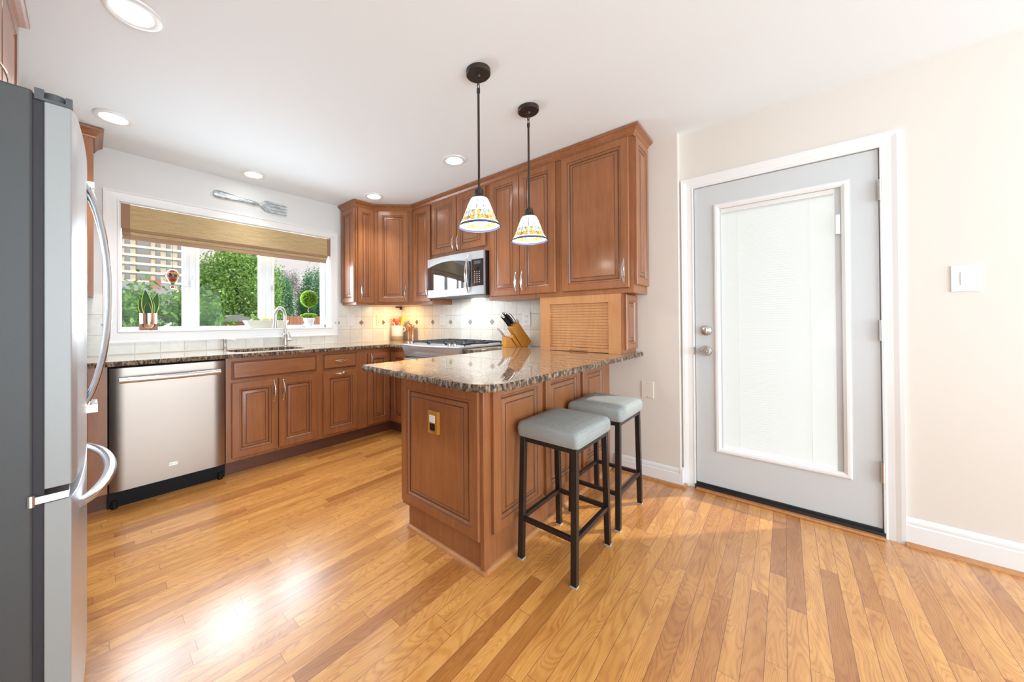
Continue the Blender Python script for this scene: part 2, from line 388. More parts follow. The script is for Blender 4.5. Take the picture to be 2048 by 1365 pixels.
def tag(o, label=None, cat=None, group=None, kind=None):
    if label: o['label'] = label
    if cat: o['category'] = cat
    if group: o['group'] = group
    if kind: o['kind'] = kind
    return o
def struct(name, mb, mats, **kw):
    o = obj(name, mb, mats, None, **kw); o['kind'] = 'structure'; return o
def copytree(o, loc, label=None, parent=None):
    c = o.copy(); COL.objects.link(c); c.parent = parent
    if parent is None:
        c.location = loc; c['_o'] = tuple(loc)
        if label: c['label'] = label
    for ch in [q for q in bpy.data.objects if q.parent == o]: copytree(ch, None, None, c)
    return c
X1, Y1, Z1 = Vector((1, 0, 0)), Vector((0, 1, 0)), Vector((0, 0, 1))

# ------------------------------------------------------------------ room shell
H = 2.452; XL = -3.56; YR = -7.6; DX = .066; YC = -3.137
struct('floor', MB().box(XL-.1, .25, YR-.1, .02, -.1, 0), M['floor'])
struct('ceiling', MB().box(XL-.15, .3, YR-.15, .2, H, H+.15), M['ceil'])
wx0, wx1, wz0, wz1 = -2.612, -.968, 1.083, 2.073          # kitchen window opening
WT = .16
wb = struct('wall_back', MB().box(XL-.1, wx0, 0, WT, -.1, H).box(wx1, 0, 0, WT, -.1, H).box(wx0, wx1, 0, WT, -.1, wz0).box(wx0, wx1, 0, WT, wz1, H), M['wall_cool'])
dy0, dy1, dz1 = -3.215, -4.055, 2.060                     # back door opening
wr = struct('wall_right', MB().box(0, .2, YC, WT, -.1, H)
     .box(DX, .2, dy0, YC, -.1, H).box(DX, .2, YR-.1, dy1, -.1, H).box(DX, .2, dy1, dy0, dz1, H), M['wall_warm'])
struct('wall_left', MB().box(XL-.12, XL, YR, -5.6, 0, H).box(XL-.12, XL, -3.9, 0, 0, H).box(XL-.12, XL, -5.6, -3.9, 0, .6).box(XL-.12, XL, -5.6, -3.9, 2.1, H), M['wall_warm'])
struct('wall_front', MB().box(XL, -3.4, YR-.12, YR, 0, H).box(-.1, DX, YR-.12, YR, 0, H).box(-3.4, -.1, YR-.12, YR, 0, .10).box(-3.4, -.1, YR-.12, YR, 2.35, H), M['wall_warm'])
# unseen windows put in behind the camera to let the fill lamps through
m = MB()
for xx in (-3.4, -2.3, -1.2, -.145): m.box(xx, xx+.045, YR-.08, YR-.02, .10, 2.35)
for zz in (.10, 2.305): m.box(-3.4, -.1, YR-.08, YR-.02, zz, zz+.045)
struct('window_2', m, M['whitevinyl'])
m = MB()
for yy in (-5.6, -4.77, -3.945): m.box(XL-.08, XL-.02, yy, yy+.045, .6, 2.1)
for zz in (.6, 2.055): m.box(XL-.08, XL-.02, -5.6, -3.9, zz, zz+.045)
struct('window_3', m, M['whitevinyl'])

# tiled backsplash (part of each wall)
t1 = obj('tile_backsplash', MB().box(XL, -.012, -.012, -.001, .915, 1.003).box(-.888, -.012, -.012, -.001, 1.003, 1.362).box(XL, -2.697, -.012, -.001, 1.003, 1.362), M['tile_x'], wb, smooth=0)
t2 = obj('tile_backsplash', MB().box(-.012, -.001, -2.34, -.001, .905, 1.40), M['tile_y'], wr, smooth=0)
obj('caulk_line', MB().box(XL, -.02, -.022, -.012, .9175, .9265), M['caulk'], t1)
def diamond(axis, u, z):
    a = .031; b = .031; mb = MB()
    for k, (ri, dp) in enumerate(((1, .0135), )):
        P = [(a, 0), (0, b), (-a, 0), (0, -b)]
        rs = []
        for sc, e in ((1, .012), (1, .0145), (.78, .0145), (.74, .0125), (.5, .0125), (.4, .0145)):
            rs.append([(u+p*sc, -e, z+q*sc) if axis == 0 else (-e, u-p*sc, z+q*sc) for p, q in P])
        mb.rings(rs)
    return mb
for k in range(3):
    obj('accent_tile', diamond(0, -.300-.2976*k, 1.1435), M['pewter'], t1, smooth=0)
obj('accent_tile', diamond(0, -2.679, 1.1435), M['pewter'], t1, smooth=0)
for k in range(6): obj('accent_tile', diamond(1, -.314-.2976*k, 1.1435), M['pewter'], t2, smooth=0)

# baseboards and quarter rounds
def baseboard(name, a, b, nrm, hgt, mat=M['trim']):
    a, b, nrm = Vector(a), Vector(b), Vector(nrm); U = (b-a).normalized(); L = (b-a).length
    prof = [(0, 0), (.016, 0), (.016, hgt*.72), (.010, hgt*.76), (.012, hgt*.80), (.012, hgt*.90), (.004, hgt), (0, hgt)]
    mb = MB().prismat([(p, q) for p, q in prof], a, nrm, Z1, U, L)
    return mb
def qround(a, b, nrm, r=.019):
    a, b, nrm = Vector(a), Vector(b), Vector(nrm); U = (b-a).normalized(); L = (b-a).length
    prof = [(0, 0)]+[(r*math.cos(t), r*math.sin(t)) for t in [i*math.pi/12 for i in range(7)]]
    return MB().prismat(prof, a, nrm, Z1, U, L)
o = struct('baseboard_right', baseboard('b', (DX, -4.118, 0), (DX, YR, 0), (-1, 0, 0), .140), M['trim'])
obj('quarter_round', qround((DX-.016, -4.120, 0), (DX-.016, YR, 0), (-1, 0, 0)), M['qround'], o)
m = baseboard('b', (0, -2.70, 0), (0, YC-.003, 0), (-1, 0, 0), .125); m.box(-.0155, .047, YC-.016, YC-.001, 0, .122)
o = struct('baseboard_back', m, M['trim'])
m = qround((-.016, -2.70, 0), (-.016, YC-.020, 0), (-1, 0, 0)); m.box(-.0345, .040, YC-.034, YC-.016, 0, .018)
obj('quarter_round', m, M['qround'], o)

# ------------------------------------------------------------------ kitchen window
win = thing('window_1', (-1.79, 0, 1.083), 'wide white three pane window above the sink', 'window', kind='structure')
del win['category']; del win['label']
m = MB()
def casing_frame(m, x0, x1, z0, z1, X0, X1, Z0, Z1, y=-.0):   # inner rect -> outer rect, mitred moulded profile facing -y
    prof = [(0.0, .0), (0.0, .012), (.10, .014), (.16, .009), (.5, .011), (.8, .015), (.88, .020), (1.0, .020), (1.0, 0)]
    R = []
    for f, dpt in prof:
        a, b = x0+(X0-x0)*f, x1+(X1-x1)*f; c, d_ = z0+(Z0-z0)*f, z1+(Z1-z1)*f
        R.append([(a, y-dpt, c), (b, y-dpt, c), (b, y-dpt, d_), (a, y-dpt, d_)])
    m.rings(R[::-1], cap=False)
casing_frame(m, wx0, wx1, wz0+.012, wz1, -2.6965, -.8875, 1.0034, 2.149)
obj('window_casing', m, M['trim'], win, smooth=0)
GY = .112
m = MB()                                                   # jamb liner and sill
m.box(wx0, wx1, -.012, GY+.03, wz0, wz0+.014).box(wx0, wx0+.010, 0, GY+.03, wz0, wz1).box(wx1-.010, wx1, 0, GY+.03, wz0, wz1).box(wx0, wx1, 0, GY+.03, wz1-.010, wz1)
obj('window_sill', m, M['trim'], win, bevel=.002)
m = MB(); y0, y1 = GY-.012, GY+.03
za, zb = wz0+.014, wz1-.01
gz0 = 1.123
m.box(wx0+.01, wx1-.01, y0, y1, za, gz0).box(wx0+.01, wx1-.01, y0, y1, zb-.04, zb)
m.box(wx0+.01, -2.594, y0, y1, za, zb).box(-.990, wx1-.01, y0, y1, za, zb)
for a, b in ((-2.226, -2.110), (-1.641, -1.503)):
    m.box(a, b, y0-.001, y1, gz0-.001, zb-.039)
    m.box(a+.018, a+.026, y0-.006, y0, gz0, zb); m.box(b-.026, b-.018, y0-.006, y0, gz0, zb); m.box((a+b)/2-.012, (a+b)/2+.012, y0-.010, y0, gz0, zb)
m.box(-1.020, -.990, y0-.004, y1, gz0, zb)
obj('window_frame', m, M['whitevinyl'], win, bevel=.0015)
for a, b in ((-2.594, -2.226), (-2.110, -1.641), (-1.503, -1.020)):
    obj('window_pane', MB().box(a, b, GY+.008, GY+.011, gz0, zb-.04), M['glass'], win, smooth=0)
for xx, zz in ((-2.205, 1.50), (-2.165, 1.50), (-1.527, 1.50)):
    m = MB().box(xx-.010, xx+.010, y0-.018, y0-.006, zz-.03, zz+.02); m.bar((xx+.004, y0-.022, zz-.02), (xx+.010, y0-.022, zz+.065), .007, .006, (0, 1, 0))
    obj('window_latch', m, M['nickel'], win, bevel=.001)
for xx in (-2.34, -1.22):
    m = MB().box(xx-.035, xx+.035, y0-.035, y0-.002, za-.001, za+.016); m.tube([(xx-.02, y0-.02, za+.016), (xx-.005, y0-.028, za+.03), (xx+.03, y0-.033, za+.05)], .006, 8); m.ball((xx+.032, y0-.033, za+.052), .009, 8)
    obj('window_crank', m, M['plate'] if xx < -2 else M['nickel'], win)

# roman shade inside the opening
rs = thing('roman_shade', (-1.79, .0, 1.79), 'woven bamboo roman shade with brown edging, raised across the top of the window', 'window shade')
m = MB(); m.box(-2.598, -.975, -.004, .006, 1.876, 2.060)
obj('valance', m, M['shade'], rs)
for a, b in ((-2.603, -2.553), (-1.005, -.968)):
    obj('edge_binding', MB().box(a, b, -.006, .008, 1.874, 2.061), M['shade_band'], rs, bevel=.001)
for i, (z0, z1, e) in enumerate(((1.852, 1.885, .0), (1.825, 1.855, .01), (1.795, 1.828, .02))):
    x0, x1 = -2.597+.002*i, -.990-.008*i
    poly = [(.012+e*.4, z1), (.030, z1), (.035, z0+.006), (.024, z0), (.012+e*.3, z0+.008)]
    m = MB().prismat(poly, (x0, 0, 0), (0, 1, 0), (0, 0, 1), (1, 0, 0), x1-x0)
    f = obj('fold', m, M['shade_fold'] if i != 1 else M['shade'], rs)
    obj('edge_binding', MB().box(x0-.001, x0+.045, .010+e*.3, .012+e*.3, z0+.004, z1), M['shade_band'], f)
m = MB().tube([(-.985, .03, 1.87), (-.983, .03, 1.80)], .0012, 6); obj('cord', m, M['plate'], rs)

# ------------------------------------------------------------------ back door
dr = thing('door_1', (DX, -3.635, 0), None, None, kind='structure')
DF = DX+.002                                               # face of the door
def casing3(y0, y1, z1, w, x):                             # three sided casing, profile facing -x
    prof = [(0, 0), (0, .012), (.12, .013), (.2, .010), (.55, .012), (.8, .017), (1, .018), (1, 0)]
    mb = MB(); R = []
    for f, dpt in prof:
        e = w*f; R.append([(x-dpt, y0+e, 0), (x-dpt, y0+e, z1+e), (x-dpt, y1-e, z1+e), (x-dpt, y1-e, 0)])
    for i in range(len(R)-1):
        a, b = R[i], R[i+1]
        mb.add([*a, *b], [(k, k+1, 4+k+1, 4+k) for k in range(3)])
    return mb
obj('door_casing', casing3(-3.219, -4.051, 2.056, .071, DX), M['trim'], dr, smooth=0)
obj('door_jamb', MB().box(DX, .2, dy0, -3.219, 0, dz1).box(DX, .2, -4.051, dy1, 0, dz1).box(DX, .2, dy1, dy0, 2.056, dz1), M['trim'], dr, smooth=0)
oy0, oy1, oz0, oz1 = -3.330, -3.943, .270, 1.920          # lite frame outer
iy0, iy1, iz0, iz1 = -3.362, -3.912, .300, 1.888
m = MB()
sl0, sl1, sb, stp = -3.223, -4.047, .044, 2.052
m.box(DF, DF+.044, sl0, oy0, sb, stp).box(DF, DF+.044, oy1, sl1, sb, stp).box(DF, DF+.044, oy1, oy0, sb, oz0).box(DF, DF+.044, oy1, oy0, oz1, stp)
obj('door_slab', m, M['doorpaint'], dr, smooth=0)
R = []
for f, dpt in ((0, 0), (0, .006), (.25, .012), (.6, .012), (1, .004), (1, -.02)):
    a, b = oy0+(iy0-oy0)*f, oy1+(iy1-oy1)*f; c, e = oz0+(iz0-oz0)*f, oz1+(iz1-oz1)*f
    R.append([(DF-dpt, a, c), (DF-dpt, b, c), (DF-dpt, b, e), (DF-dpt, a, e)])
obj('lite_frame', MB().rings(R[::-1], cap=False), M['trim'], dr, smooth=0)
obj('door_glass', MB().box(DF+.006, DF+.008, iy1, iy0, iz0, iz1), M['glass'], dr, smooth=0)
obj('door_glass', MB().box(DF+.034, DF+.036, iy1, iy0, iz0, iz1), M['glass'], dr, smooth=0)
bl = MB()
n = 104; zt = 1.862; pz = (zt-.306)/n
for i in range(n):
    z = .306+pz*i; bl.add([(DF+.014, -3.367, z), (DF+.014, -3.884, z), (DF+.022, -3.884, z+pz*1.32), (DF+.022, -3.367, z+pz*1.12)], [(0, 1, 2, 3)])
ob = obj('blind', bl, M['slat'], dr, smooth=0)
m = MB().box(DF+.010, DF+.026, -3.365, -3.886, 1.860, 1.886)
obj('blind_headrail', m, M['plate'], ob)
for yy in (-3.46, -3.79): obj('blind_cord', MB().tube([(DF+.012, yy, .31), (DF+.012, yy, 1.862)], .0012, 5), M['plate'], ob)
obj('blind_slider', MB().box(DF-.010, DF+.004, -3.888, -3.908, 1.625, 1.735), M['trim'], dr, bevel=.003)
obj('blind_track', MB().box(DF+.012, DF+.016, -3.888, -3.912, .30, 1.888).box(DF+.009, DF+.026, -3.362, -3.371, .30, 1.888), M['doorpaint'], dr)
def knob(z, dead=False):
    c = (DF, -3.284, z); mb = MB()
    if dead: mb.lathe([(0.0001, -.022), (.020, -.021), (.031, -.014), (.034, -.006), (.034, 0)], c, 28, axis='x'); mb.box(c[0]-.036, c[0]-.020, c[1]-.006, c[1]+.006, z-.018, z+.018)
    else: mb.lathe([(0.0001, -.066), (.010, -.066), (.012, -.062), (.022, -.062), (.029, -.052), (.030, -.042), (.024, -.032), (.013, -.026), (.012, -.014), (.030, -.010), (.034, -.004), (.034, 0)], c, 28, axis='x')
    return mb
obj('door_knob', knob(.941), M['nickel'], dr); obj('deadbolt', knob(1.079, True), M['nickel'], dr, bevel=.002)
for zz in (1.83, 1.09, .345):
    m = MB(); m.lathe([(0.0001, -.055), (.0075, -.055), (.0075, .055), (.0001, .055)], (DX-.016, -4.049, zz), 14); m.box(DX-.010, DX+.001, -4.049, -4.064, zz-.053, zz+.053)
    for k in (-.033, -.011, .011, .033): m.lathe([(.008, -.001), (.0084, 0), (.008, .001)], (DX-.016, -4.049, zz+k), 14)
    obj('hinge', m, M['nickel'], dr)
m = MB().box(DX-.022, .2, dy1, dy0, 0, .030).box(DX-.004, DX+.04, dy1, dy0, .03, .043)
obj('threshold', m, M['threshold'], dr)
obj('threshold_strip', MB().box(DX-.052, DX-.018, -4.052, -3.222, 0, .014), M['qround'], dr, bevel=.004)
obj('strike_plate', MB().box(DX-.019, DX-.010, -3.222, -3.216, .915, .965), M['nickel'], dr)

# ------------------------------------------------------------------ wall plates
def plate(name, label, wall, u0, u1, z0, z1, kind, mat, base=.012, group=None):
    # wall: 'b' back wall (plate faces -y, u = x) or 'r' right wall (faces -x, u = y) ; base = wall face offset
    def P(u, d, z): return (u, base-d, z) if wall == 'b' else (base-d, u, z)
    def bx(mb, a, b, d0, d1, c, e):
        p, q = P(a, d0, c), P(b, d1, e); mb.box(p[0], q[0], p[1], q[1], p[2], q[2]); return mb
    uc, zc = (u0+u1)/2, (z0+z1)/2; w = abs(u1-u0)
    t = thing(name, P(uc, 0, z0), label, 'wall plate' if kind == 'blank' else ('light switch' if kind in ('rocker', 'dimmer') else 'outlet'), group)
    obj('cover_plate', bx(MB(), u0, u1, 0, .006, z0, z1), mat, t, bevel=.002)
    if kind in ('rocker', 'dimmer'):
        r = obj('rocker', bx(MB(), uc-.016, uc+.016, .006, .010, zc-.032, zc+.032), mat, t, bevel=.001)
        if kind == 'dimmer': obj('slider', bx(MB(), uc+.009, uc+.014, .010, .012, zc-.005, zc+.022), mat, r)
    if kind == 'outlet':
        for s_ in (-1, 1):
            r = obj('receptacle', bx(MB(), uc-.016, uc+.016, .006, .009, zc+s_*.024-.015, zc+s_*.024+.015), mat, t, bevel=.003)
            m_ = MB(); bx(m_, uc-.008, uc-.006, .009, .0093, zc+s_*.024-.004, zc+s_*.024+.006); bx(m_, uc+.006, uc+.008, .009, .0093, zc+s_*.024-.004, zc+s_*.024+.006); bx(m_, uc-.002, uc+.002, .009, .0093, zc+s_*.024-.011, zc+s_*.024-.007)
            obj('slots', m_, M['darkgrey'], r)
    for s_ in (-1, 1):
        obj('screw', bx(MB(), uc-.003, uc+.003, .006, .0068, zc+s_*(z1-z0)*.42-.003, zc+s_*(z1-z0)*.42+.003), M['nickel'], t)
    return t
plate('light_switch', 'white dimmer switch plate on the beige tile just right of the window', 'b', -.784, -.693, 1.100, 1.233, 'dimmer', M['plate'], -.012)
plate('wall_outlet', 'cream outlet plate on the tile left of the utensil crock', 'b', -.397, -.314, 1.110, 1.234, 'outlet', M['creamplate'], -.012)
plate('wall_outlet', 'white outlet plate on the tile below the microwave, near the corner', 'r', -.737, -.828, 1.106, 1.239, 'outlet', M['plate'], -.012)
plate('wall_outlet', 'white outlet plate on the tile between knife block and roll-up garage', 'r', -1.863, -1.955, 1.104, 1.236, 'outlet', M['plate'], -.012)
plate('wall_plate', 'cream blank wall plate low on the wall beside the bar stools', 'r', -2.893, -2.973, .583, .703, 'blank', M['wallplate'], 0)
plate('light_switch', 'oversized white rocker switch plate on the cream wall right of the door', 'r', -4.270, -4.355, 1.279, 1.405, 'rocker', M['plate'], DX)

# ------------------------------------------------------------------ cabinets
def panel_door(mb, O, U, Nn, w, h, t=.021, st=.056, mats=(0, 1)):
    """raised panel door: O = lower corner on the back plane, U = width direction, Nn = outward"""
    O, U, Nn = Vector(O), Vector(U), Vector(Nn); st = min(st, w*.27, h*.3)
    prof = [(0, 0), (0, t-.004), (.004, t), (st-.006, t), (st-.003, t-.003), (st+.003, t-.0035), (st+.009, t-.010), (st+.012, t-.012), (st+.016, t-.012), (st+.034, t-.004), (st+.037, t-.004), (st+.039, t-.002), (st+.042, t-.002)]
    mi = [0, 0, 0, 1, 0, 0, 1, 1, 0, 1, 1, 0, 0]
    R = []
    for e, dp in prof:
        c = [(e, e), (w-e, e), (w-e, h-e), (e, h-e)]
        R.append([tuple(O+U*a+Z1*b+Nn*dp) for a, b in c])
    if U.cross(Z1).dot(Nn) < 0: R = [r[::-1] for r in R]
    mb.rings(R, mis=mi); return mb
def slab_drawer(mb, O, U, Nn, w, h, t=.021):
    O, U, Nn = Vector(O), Vector(U), Vector(Nn)
    prof = [(0, 0), (0, t-.012), (.005, t-.008), (.010, t-.008), (.014, t-.001), (.017, t), (.02, t)]
    R = []
    for e, dp in prof: R.append([tuple(O+U*a+Z1*b+Nn*dp) for a, b in [(e, e), (w-e, e), (w-e, h-e), (e, h-e)]])
    if U.cross(Z1).dot(Nn) < 0: R = [r[::-1] for r in R]
    mb.rings(R, mis=[0, 0, 1, 0, 0, 0, 0]); return mb
def pull(C, A, Nn, L=.15):
    C, A, Nn = Vector(C), Vector(A).normalized(), Vector(Nn).normalized(); Sd = A.cross(Nn); mb = MB()
    for sg in (-1, 1):
        pts = []
        for i in range(13):
            t = -1+2*i/12; pts.append(C+A*(t*L/2)+Nn*(.008+.022*(1-abs(t)**2.4))+Sd*(sg*.0065*(1-t*t)))
        mb.tube(pts, [.0028+.0012*(1-abs(-1+2*i/12)) for i in range(13)], 8)
    for sg in (-1, 1):
        p = C+A*(sg*(L/2-.004)); mb.tube([p, p+Nn*.010], [.0052, .0046], 8); mb.ball(tuple(p+Nn*.010+A*sg*.002), .0058, 8)
    return mb
CM = [M['cab'], M['glaze']]
def add_door(parent, O, U, Nn, w, h, hside=None, hz=None, hl=.15, name='door', drawer=False, horiz=False):
    mb = MB(); (slab_drawer if drawer else panel_door)(mb, O, U, Nn, w, h)
    d_ = obj(name, mb, CM if not drawer else [M['cabx'], M['glaze']], parent, smooth=25)
    if hside is not None:
        U, Nn = Vector(U), Vector(Nn); C = Vector(O)+U*hside+Z1*(hz-O[2])+Nn*.020
        obj('handle', pull(C, U if horiz else Z1, Nn, hl), M['chrome'], d_)
    return d_

# --- base cabinets under the window (doors face -y, frame plane y=-.61)
FY = -.61; ZB, ZT = .105, .886
NY, NX = Vector((0, -1, 0)), Vector((-1, 0, 0))
def base_y(name, label, x0, x1, toe=True):
    t = thing(name, ((x0+x1)/2, FY, 0), label, 'cabinet', 'base cabinets with raised panel doors')
    obj('cabinet_body', MB().box(x0, x1, FY, -.02, ZB, ZT), M['cab'], t, smooth=0)
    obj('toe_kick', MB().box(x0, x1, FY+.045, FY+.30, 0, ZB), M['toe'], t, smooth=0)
    return t
t = base_y('base_cabinet', 'cherry base cabinet left of the dishwasher, mostly behind the refrigerator handles', -3.30, -2.690)
add_door(t, (-3.28, FY, .130), X1, NY, .51, .565, .46, .60); add_door(t, (-3.28, FY, .725), X1, NY, .51, .135, None, None, name='drawer', drawer=True)
# sink cabinet is open on top for the basin
t = thing('sink_cabinet', (-1.72, FY, 0), 'cherry sink cabinet with two doors and a false drawer front, right of the dishwasher', 'cabinet', 'base cabinets with raised panel doors')
obj('cabinet_body', MB().box(-2.077, -1.372, FY, FY+.02, ZB, ZT).box(-2.077, -2.06, FY+.02, -.02, ZB, ZT).box(-1.389, -1.372, FY+.02, -.02, ZB, ZT).box(-2.06, -1.389, FY+.02, -.02, ZB, ZB+.02).box(-2.06, -1.389, -.035, -.02, ZB+.02, ZT), M['cab'], t, smooth=0)
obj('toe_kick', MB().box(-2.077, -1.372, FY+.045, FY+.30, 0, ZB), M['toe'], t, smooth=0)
add_door(t, (-2.040, FY, .722), X1, NY, .640, .138, name='false_drawer_front', drawer=True)
add_door(t, (-2.042, FY, .130), X1, NY, .320, .567, .286, .600, .165); add_door(t, (-1.715, FY, .130), X1, NY, .316, .567, .030, .600, .165)
t = base_y('base_cabinet', 'narrow cherry base cabinet with one drawer over one door, right of the sink doors', -1.372, -.950)
add_door(t, (-1.343, FY, .722), X1, NY, .330, .140, .165, .798, .115, 'drawer', True, True)
add_door(t, (-1.343, FY, .132), X1, NY, .332, .565, .165, .680, .115, horiz=True)
t = thing('corner_cabinet', (-.63, FY, 0), 'cherry corner base cabinet with two narrow doors meeting beside the gas range', 'cabinet', 'base cabinets with raised panel doors')
obj('cabinet_body', MB().prism([(-.950, -.02), (-.950, FY), (-.61, FY), (-.61, -.925), (-.02, -.925), (-.02, -.02)], ZB, ZT), M['cab'], t, smooth=0)
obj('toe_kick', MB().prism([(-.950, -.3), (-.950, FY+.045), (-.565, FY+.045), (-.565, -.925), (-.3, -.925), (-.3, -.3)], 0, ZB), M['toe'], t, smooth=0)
add_door(t, (-.890, FY, .128), X1, NY, .255, .712, .030, .758, .15); add_door(t, (-.61, -.640, .128), -Y1, NX, .262, .712)

# dishwasher
t = thing('dishwasher', (-2.383, -.62, 0), 'stainless steel dishwasher with a long bar handle under the counter', 'dishwasher')
obj('tub', MB().box(-2.688, -2.080, -.60, -.05, .03, .878), M['blackplastic'], t, smooth=0)
# gently bowed front panel
m = MB(); n = 16; prof = []
for i in range(n+1):
    f = i/n; e = min(f, 1-f); prof.append((-2.682+.596*f, -.628-.012*min(1, e/.06)**.5))
m.prism(prof+[(-2.086, -.60), (-2.682, -.60)], .112, .874)
dpn = obj('door_panel', m, M['steelv'], t, smooth=50)
m = MB(); pts = [(-2.640+.515*i/14, -.684-.014*math.sin(math.pi*i/14), .802) for i in range(15)]
m.tube(pts, .0185, 14, sx=1.0)
for xx in (-2.625, -2.14): m.tube([(xx, -.640, .802), (xx, -.686, .802)], .010, 10)
obj('handle', m, M['handle'], dpn)
m = MB().box(-2.405, -2.357, -.641, -.6435, .197, .219); b_ = obj('badge', m, M['nickel'], dpn, bevel=.001)
fc = bpy.data.curves.new('badge_text', 'FONT'); fc.body = 'MAYTAG'; fc.size = .0105; fc.align_x = 'CENTER'; fc.align_y = 'CENTER'; fc.extrude = .0003
tmp = bpy.data.objects.new('badge_text', fc); COL.objects.link(tmp); bpy.context.view_layer.update()
fm = bpy.data.meshes.new_from_object(tmp.evaluated_get(bpy.context.evaluated_depsgraph_get())); bpy.data.objects.remove(tmp)
fo = bpy.data.objects.new('badge_lettering', fm); COL.objects.link(fo); fo.rotation_euler = (math.radians(90), 0, 0)
fo.location = Vector((-2.381, -.6440, .208))-Vector(t['_o']); fo.parent = b_; fm.materials.clear(); fm.materials.append(M['darkgrey'])
m = MB().box(-2.690, -2.080, -.585, -.55, .0, .108); m.tube([(-2.66, -.60, 0), (-2.66, -.60, .05)], .016, 10); m.tube([(-2.11, -.60, 0), (-2.11, -.60, .05)], .016, 10)
obj('kick_plate', m, M['blackplastic'], t)

# --- peninsula
BX, BY = -1.545, -2.660
t = thing('peninsula_cabinet', (-.78, -2.37, 0), 'cherry peninsula cabinet with raised panels carrying the granite breakfast bar', 'cabinet')
obj('cabinet_body', MB().box(-1.548, -.004, BY, -2.060, .12, ZT).box(BX, -.004, BY, -2.115, 0, .12), M['cab'], t, smooth=0)
m = MB(); m.box(-1.556, -1.535, BY-.010, BY+.014, 0, ZT); m.box(-1.542, -1.515, BY-.008, BY, 0, ZT)
obj('corner_post', m, M['cab'], t, bevel=.002)
pd = add_door(t, (-1.548, -2.074, .146), -Y1, NX, .574, .690, name='end_panel')
for a, b in ((-1.492, -1.058), (-1.012, -.570), (-.524, -.145)):
    mb = MB(); panel_door(mb, (a, BY, .158), X1, NY, b-a, .688); obj('side_panel', mb, CM, t, smooth=25)
m = qround((BX, -2.118, 0), (BX, BY-.020, 0), (-1, 0, 0)); obj('quarter_round', m, M['qround'], t)
m = qround((BX-.018, BY, 0), (-.02, BY, 0), (0, -1, 0)); obj('quarter_round', m, M['qround'], t)
# outlet let into the end panel
oo = thing('peninsula_outlet', (-1.569, -2.357, .58), 'wood toned outlet box with one white and one black socket on the peninsula end panel', 'outlet')
obj('cover_box', MB().box(-1.566, -1.585, -2.320, -2.396, .582, .697), M['block'], oo, bevel=.004)
obj('socket', MB().box(-1.585, -1.591, -2.338, -2.378, .640, .678), M['plate'], oo, bevel=.005)
obj('socket', MB().box(-1.585, -1.588, -2.340, -2.376, .600, .634), M['blackplastic'], oo, bevel=.005)
obj('trim_bar', MB().box(-1.585, -1.588, -2.338, -2.378, .593, .598), M['nickel'], oo)

# --- countertops
def rnd(poly, rad, n=8):
    out = []
    L = len(poly)
    for i, p in enumerate(poly):
        r = rad.get(i, 0)
        if not r: out.append(p); continue
        p = Vector(p); a = (Vector(poly[i-1])-p).normalized(); b = (Vector(poly[(i+1) % L])-p).normalized()
        th = a.angle(b); dd = r/math.tan(th/2); c = p+(a+b).normalized()*(r/math.sin(th/2)); p0 = p+a*dd; p1 = p+b*dd
        a0 = math.atan2(p0.y-c.y, p0.x-c.x); a1 = math.atan2(p1.y-c.y, p1.x-c.x); da = (a1-a0+math.pi) % (2*math.pi)-math.pi
        for k in range(n+1): out.append((c.x+r*math.cos(a0+da*k/n), c.y+r*math.sin(a0+da*k/n)))
    return out
def densify(poly, step=.012):
    out = []
    for i in range(len(poly)):
        a, b = Vector(poly[i]), Vector(poly[(i+1) % len(poly)]); k = max(1, int((b-a).length/step))
        for j in range(k): out.append(tuple(a+(b-a)*(j/k)))
    return out
def counter(name, label, poly, rough_edges, hole=None):
    """granite slab, chiselled edge where rough_edges(x,y) is true"""
    z1, z0 = .9185, .8885; P = densify(poly); n = len(P)
    ar = sum(P[i][0]*P[(i+1) % n][1]-P[(i+1) % n][0]*P[i][1] for i in range(n))
    if ar < 0: P = P[::-1]
    rr = random.Random(3); rings = []
    nrm = []
    for i in range(n):
        tv = Vector(P[(i+1) % n])-Vector(P[i-1]); nrm.append(Vector((tv.y, -tv.x)).normalized())
    for z, base in ((z0, 0), (z0+.006, .003), (z0+.014, .004), (z0+.022, .003), (z1-.002, .001), (z1, -.001)):
        r_ = []
        for i in range(n):
            k = (rr.uniform(-.003, .0025)+base) if rough_edges(*P[i]) else 0
            if z == z1 or z == z0: k *= .4
            r_.append((P[i][0]+nrm[i].x*k, P[i][1]+nrm[i].y*k, z))
        rings.append(r_)
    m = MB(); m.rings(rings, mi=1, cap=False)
    import bmesh
    bm = bmesh.new(); outer = [bm.verts.new(v) for v in rings[-1]]; es = [bm.edges.new((outer[i], outer[(i+1) % n])) for i in range(n)]
    if hole:
        hv = [bm.verts.new((a, b, z1)) for a, b in hole]; es += [bm.edges.new((hv[i], hv[(i+1) % len(hv)])) for i in range(len(hv))]
    bmesh.ops.triangle_fill(bm, edges=es, use_beauty=True)
    bmesh.ops.recalc_face_normals(bm, faces=bm.faces)
    bm.verts.index_update(); vs = [tuple(v.co) for v in bm.verts]; fs = [[v.index for v in f.verts] for f in bm.faces]
    fs = [f if (Vector(vs[f[1]])-Vector(vs[f[0]])).cross(Vector(vs[f[2]])-Vector(vs[f[0]])).z > 0 else f[::-1] for f in fs]
    m.add(vs, fs, 0); m.add([(a, b, z0) for a, b, _ in vs], [f[::-1] for f in fs], 0); bm.free()
    if hole:
        h_ = [(a, b, z1) for a, b in hole]; g_ = [(a, b, z0) for a, b in hole]
        k = len(hole); m.add(h_+g_, [(i, (i+1) % k, k+(i+1) % k, k+i) for i in range(k)], 1)
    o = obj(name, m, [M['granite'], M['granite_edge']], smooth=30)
    for p_ in o.data.polygons:
        if p_.material_index == 0: p_.use_smooth = False
    tag(o, label, 'countertop'); return o
